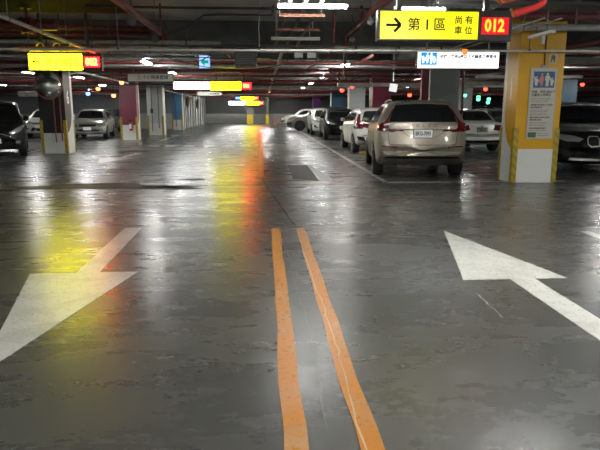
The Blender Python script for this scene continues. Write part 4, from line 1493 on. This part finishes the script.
def rear_suv(t, P, D, DD, bvh, paint):
    lamp = [(.60, 1.46), (.625, 1.45), (.70, 1.31), (.77, 1.21), (.86, 1.15), (.875, 1.0), (.62, .985), (.47, 1.03), (.46, 1.055), (.70, 1.06), (.715, 1.2), (.68, 1.30)]
    DD(lamp, 'rear', TAIL, 'tail_lamp', off=.012, step=.05)
    side = [(.06, 1.0), (.34, 1.02), (.30, 1.16), (.10, 1.18)]
    for v in ('left', 'right'):
        D(side, v, TAIL, 'tail_lamp_side', off=.010, step=.05)
    # raised band with letters
    D([(-.70, 1.07), (-.66, 1.045), (.66, 1.045), (.70, 1.07), (.705, 1.15), (.66, 1.18), (-.66, 1.18), (-.705, 1.15)], 'rear', paint, 'tailgate_band', off=.028, thick=.05, step=.05)
    D([(-.70, 1.028), (.70, 1.028), (.70, 1.045), (-.70, 1.045)], 'rear', SEAM, 'painted_band_shadow', off=.004)  # dark strip painted as the shade under the raised band
    for i, ch in enumerate('VOLVO'):
        x = (-.24, -.12, 0, .12, .24)[i]
        h = bvh.ray_cast(Vector((x, -2, 1.125)), Vector((0, 1, 0)))
        if h[0]:
            text_obj('tailgate_letter', ch, .085, mat('letter_dark', (.12, .10, .08), .3, metal=.6), t, (x, h[0].y - .030, 1.125), sx=1.1, bold=.002)
    plate(t, bvh.ray_cast(Vector((0, -2, .95)), Vector((0, 1, 0)))[0].y - .012, .955, 'BKG-7095')
    # plate recess outline and seams
    for s in (-1, 1):
        D([(s * .215, .865), (s * .225, .865), (s * .30, .90), (s * .40, .965), (s * .44, 1.04), (s * .43, 1.04), (s * .39, .97), (s * .295, .91)], 'rear', mat('recess_beige_edge', (.10, .09, .075), .5), 'recess_edge', off=.003)
    D([(-.66, .715), (.66, .715), (.70, .75), (.72, .97), (.71, .97), (.69, .76), (.655, .728), (-.655, .728), (-.69, .76), (-.71, .97), (-.72, .97), (-.70, .75)], 'rear', SEAM, 'tailgate_seam', off=.003)
    DD([(.52, .665), (.84, .675), (.84, .70), (.52, .69)], 'rear', TAIL, 'reflector', off=.006)
    D([(-.80, .44), (.80, .44), (.74, .475), (.40, .49), (-.40, .49), (-.74, .475)], 'rear', PLASTIC, 'lower_bumper', off=.012)
    DD([(.45, .50), (.80, .53), (.80, .585), (.45, .56)], 'rear', paint, 'bumper_fluting', off=.016, thick=.03)
    # roof rails, spoiler, fin
    for s in (-1, 1):
        bm = new_bm()
        pts = []
        for q in range(13):
            y = .75 + q / 12 * 1.95
            h = bvh.ray_cast(Vector((s * .60, y, 3)), Vector((0, 0, -1)))
            pts.append((s * .60, y, h[0].z + (.045 if 0 < q < 12 else -.005)))
        add_tube(bm, pts, .016, 8)
        mesh_obj('roof_rail', bm, mat('rail_grey', (.25, .24, .22), .3, metal=.7), t, 50)
    bm = new_bm()
    z0 = bvh.ray_cast(Vector((0, .75, 3)), Vector((0, 0, -1)))[0].z
    add_prism(bm, [(.68, z0 - .01), (.84, z0 - .01), (.72, z0 + .075), (.68, z0 + .075)], -.015, .015, 'yz')
    mesh_obj('roof_fin', bm, paint, t)
    D([(-.56, .42), (.56, .42), (.55, .60), (-.55, .60)], 'top', paint, 'roof_spoiler', off=.03, thick=.05)
    bm = new_bm()
    yb = .22
    add_box(bm, -.5, .5, yb, yb + .5, .28, .36)
    mesh_obj('under_tray', bm, PLASTIC, t)
    bm = new_bm()
    add_tube(bm, [(.0, .42, 1.235), (.34, .25, 1.235)], .008, 6)


def rear_hatch(t, P, D, DD, bvh, paint):
    DD([(.62, .82), (.86, .82), (.86, .98), (.80, 1.10), (.72, 1.30), (.67, 1.30), (.70, 1.10), (.60, .97)], 'rear', TAIL, 'tail_lamp', off=.012, step=.05)
    for v in ('left', 'right'):
        D([(.04, .84), (.20, .90), (.26, 1.04), (.18, 1.06), (.08, .98)], v, TAIL, 'tail_lamp_side', off=.01, step=.05)
    D([(-.62, .60), (.62, .60), (.62, .612), (-.62, .612)], 'rear', SEAM, 'tailgate_seam', off=.003)
    DD([(.52, .42), (.76, .46), (.80, .58), (.60, .56)], 'rear', PLASTIC, 'bumper_vent', off=.02, thick=.04, step=.04)
    D([(-.6, .36), (.6, .36), (.5, .45), (-.5, .45)], 'rear', PLASTIC, 'lower_bumper', off=.01)
    plate(t, bvh.ray_cast(Vector((0, -2, .76)), Vector((0, 1, 0)))[0].y - .012, .76, None)


def rear_sedan(t, P, D, DD, bvh, paint):
    DD([(.44, .78), (.50, .87), (.62, .92), (.83, .93), (.84, .78), (.60, .74), (.46, .75)], 'rear', TAIL, 'tail_lamp', off=.014, step=.05)
    for v in ('left', 'right'):
        D([(.05, .76), (.28, .80), (.30, .90), (.08, .93)], v, TAIL, 'tail_lamp_side', off=.01, step=.05)
    D([(-.58, .60), (.58, .60), (.60, .63), (.60, .73), (.59, .73), (.588, .635), (.575, .612), (-.575, .612), (-.588, .635), (-.59, .73), (-.60, .73), (-.60, .63)], 'rear', SEAM, 'boot_seam', off=.003)
    y = bvh.ray_cast(Vector((0, -2, .80)), Vector((0, 1, 0)))[0].y
    plate(t, y - .012, .755, '3222-XL', w=.34, h=.13, m=mat('plate_worn', (.22, .22, .21), .5))
    bm = new_bm()
    add_box(bm, -.075, .075, y - .02, y + .01, .895, .91)
    add_box(bm, -.012, .012, y - .02, y + .01, .845, .91)
    add_box(bm, -.21, .21, y - .015, y + .03, .838, .852)
    mesh_obj('boot_emblem', bm, mat('emblem_grey', (.12, .12, .12), .3, metal=.6), t)
    D([(-.7, .34), (.7, .34), (.66, .42), (-.66, .42)], 'rear', PLASTIC, 'lower_bumper', off=.01)


def front_generic(style):
    def f(t, P, D, DD, bvh, paint):
        hw = P['W'] / 2
        k_ = hw / .95
        if style == 'bmw':
            lampz = .80
            DD([(.34, .80), (.42, .74), (.66, .74), (.84, .80), (.90, .88), (.74, .89), (.50, .86)], 'front', HEADL, 'headlamp', off=.01, step=.05)
            DD([(.02, .64), (.20, .62), (.27, .68), (.27, .80), (.22, .86), (.05, .86), (.015, .80)], 'front', mat('grille_silver', (.5, .5, .5), .3, metal=.4), 'grille_surround', off=.012, step=.05)
            DD([(.04, .66), (.19, .645), (.25, .69), (.25, .79), (.205, .84), (.06, .84), (.035, .79)], 'front', PLASTIC, 'grille', off=.016, step=.05)
            D([(-.5, .38), (.5, .38), (.42, .52), (-.42, .52)], 'front', PLASTIC, 'air_intake', off=.008)
            DD([(.56, .42), (.84, .46), (.86, .60), (.62, .56)], 'front', PLASTIC, 'air_intake', off=.008)
            D([(-.62, .335), (.62, .335), (.60, .37), (-.60, .37)], 'front', mat('silver_trim', (.45, .45, .44), .35, metal=.6), 'skid_plate', off=.02, thick=.04)
        elif style == 'mpv':
            DD([(.40, .74), (.50, .70), (.70, .76), (.80, .86), (.83, .96), (.76, .95), (.60, .86)], 'front', HEADL, 'headlamp', off=.01, step=.05)
            D([(-.50, .40), (-.3, .34), (.3, .34), (.50, .40), (.42, .62), (.2, .70), (-.2, .70), (-.42, .62)], 'front', PLASTIC, 'grille', off=.01)
            D([(-.46, .60), (-.2, .71), (.2, .71), (.46, .60), (.46, .63), (.2, .745), (-.2, .745), (-.46, .63)], 'front', CHROME, 'grille_bar', off=.02, thick=.03)
            DD([(.58, .42), (.70, .42), (.72, .50), (.60, .50)], 'front', HEADL, 'fog_lamp', off=.008)
            plate(t, bvh.ray_cast(Vector((0, 12, .52)), Vector((0, -1, 0)))[0].y + .012, .52, None, 'front')
        elif style == 'sedan':
            DD([(.44, .64), (.50, .60), (.72, .62), (.80, .68), (.81, .74), (.68, .75), (.50, .72)], 'front', HEADL, 'headlamp', off=.01, step=.05)
            D([(-.38, .62), (.38, .62), (.41, .70), (.30, .73), (-.30, .73), (-.41, .70)], 'front', PLASTIC, 'grille', off=.008)
            D([(-.40, .715), (.40, .715), (.40, .73), (-.40, .73)], 'front', CHROME, 'grille_bar', off=.014)
            D([(-.52, .40), (.52, .40), (.56, .46), (-.56, .46)], 'front', PLASTIC, 'air_intake', off=.008)
            D([(-.70, .485), (.70, .485), (.70, .505), (-.70, .505)], 'front', CHROME, 'bumper_strip', off=.012)
            DD([(.60, .40), (.70, .40), (.72, .46), (.62, .46)], 'front', HEADL, 'fog_lamp', off=.008)
            plate(t, bvh.ray_cast(Vector((0, 12, .53)), Vector((0, -1, 0)))[0].y + .012, .53, None, 'front')
        else:
            DD([(.40 * k_, .78), (.46 * k_, .72), (.70 * k_, .76), (.82 * k_, .84), (.84 * k_, .90), (.62 * k_, .86)], 'front', HEADL, 'headlamp', off=.01, step=.05)
            D([(-.36, .72), (.36, .72), (.40, .78), (-.40, .78)], 'front', PLASTIC, 'grille', off=.008)
            D([(-.44, .36), (.44, .36), (.36, .54), (-.36, .54)], 'front', PLASTIC, 'air_intake', off=.008)
            DD([(.54 * k_, .42), (.78 * k_, .46), (.80 * k_, .62), (.68 * k_, .56)], 'front', PLASTIC, 'air_intake', off=.008)
            plate(t, bvh.ray_cast(Vector((0, 12, .6)), Vector((0, -1, 0)))[0].y + .012, .6, None, 'front')
    return f


def paint(name, col, metal=.35, rough=.32, coat=.6, spec=.5):
    return mat('car_paint_' + name, col, rough, metal=metal, coat=coat, spec=spec)


BEIGE = paint('champagne', (.30, .268, .218), .55, .30)
PWHITE = paint('white', (.60, .60, .56), 0.0, .35)
PPEARL = paint('pearl', (.46, .46, .42), 0.1, .35)
PBLACK = paint('black', (.006, .0065, .007), 0.0, .3, .03, .12)
PDARK = paint('dark_green_black', (.010, .011, .010), .0, .36, .0, .15)
PSILVER = paint('silver', (.36, .36, .34), .6, .32)
PBROWN = paint('grey_brown', (.17, .15, .13), .5, .3)
PGREY = paint('dark_grey', (.06, .062, .065), .4, .3)

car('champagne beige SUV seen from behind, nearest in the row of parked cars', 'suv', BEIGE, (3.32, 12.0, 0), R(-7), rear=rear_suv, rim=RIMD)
car('white hatchback seen from behind, parked just beyond the beige SUV', 'hatch', PWHITE, (3.92, 19.2, 0), R(0), rear=rear_hatch)
car('black hatchback facing the camera, beyond the white hatchback', 'hatch', PBLACK, (3.90, 27.8 + 4.3, 0), PI - R(1), front=front_generic('generic'), H=1.5)
car('white car facing the camera behind the black hatchback', 'hatch', PWHITE, (3.62, 33.0 + 4.3, 0), PI, front=front_generic('generic'))
car('grey-brown SUV parked sideways with its nose pointing into the aisle', 'suv', PBROWN, (1.65 + 4.69, 41.0, 0), PI / 2, front=front_generic('generic'), rim=RIMD)
car('white car nose poking out at the far end, behind the grey-brown SUV', 'hatch', PWHITE, (1.55 + 4.3, 51, 0), PI / 2, front=front_generic('generic'))
car('dark minivan facing the camera at the left edge of the garage', 'mpv', PDARK, (-9.6, 22.2, 0), PI + .355, front=front_generic('mpv'))
car('small white hatchback between the dark minivan and the black pillar', 'hatch', PWHITE, (-11.75, 31 + 4.3, 0), PI + .05, front=front_generic('generic'))
car('silver saloon car facing the camera between black and maroon pillars', 'sedan', PSILVER, (-9.2, 29.4 + 4.5, 0), PI + .13, front=front_generic('sedan'))
car('dark grey car parked behind the silver saloon and the maroon pillar', 'hatch', PGREY, (-10.4, 39.5 + 4.3, 0), PI, front=front_generic('generic'))
car('black car far back between the dark minivan and small white hatchback', 'suv', PBLACK, (-14.6, 39.5 + 4.5, 0), PI, front=front_generic('generic'))
car('white saloon car seen from behind, between the beige SUV and yellow pillar', 'sedan', PPEARL, (7.42, 19.5, 0), 0, rear=rear_sedan)
car('black SUV facing the camera at the right edge behind the yellow pillar', 'suv', PBLACK, (8.36, 12.5 + 4.6, 0), PI - .192, front=front_generic('bmw'), rim=RIMD)
car('dark car far behind the white saloon, its roof beside the yellow pillar', 'hatch', PGREY, (11.4, 27.5, 0), 0, rear=rear_hatch)
car('black car farther right behind the white saloon, mostly hidden', 'suv', PBLACK, (13.0, 33.5 , 0), 0, rear=None)

# wheel stop under the white hatchback
bm = new_bm()
add_box(bm, 3.1, 4.9, 18.75, 18.9, .001, .11, bevel=.02)
tag(mesh_obj('wheel_stop', bm, mat('wheel_stop_yellow', (.28, .22, .04), .6)), 'olive yellow wheel stop on the floor behind the white hatchback', 'wheel stop')

# ------------------------------------------------------------------ world and render look
w = bpy.data.worlds.new('world')
SC.world = w
w.use_nodes = True
w.node_tree.nodes['Background'].inputs[0].default_value = (.02, .02, .02, 1)
w.node_tree.nodes['Background'].inputs[1].default_value = 0.5

SC.view_settings.view_transform = 'Standard'
SC.view_settings.look = 'None'
SC.view_settings.gamma = 1
SC.view_settings.use_curve_mapping = False
SC.view_settings.exposure = 0.75
SC.cycles.use_denoising = True
SC.cycles.sample_clamp_indirect = 6
SC.cycles.max_bounces = 8
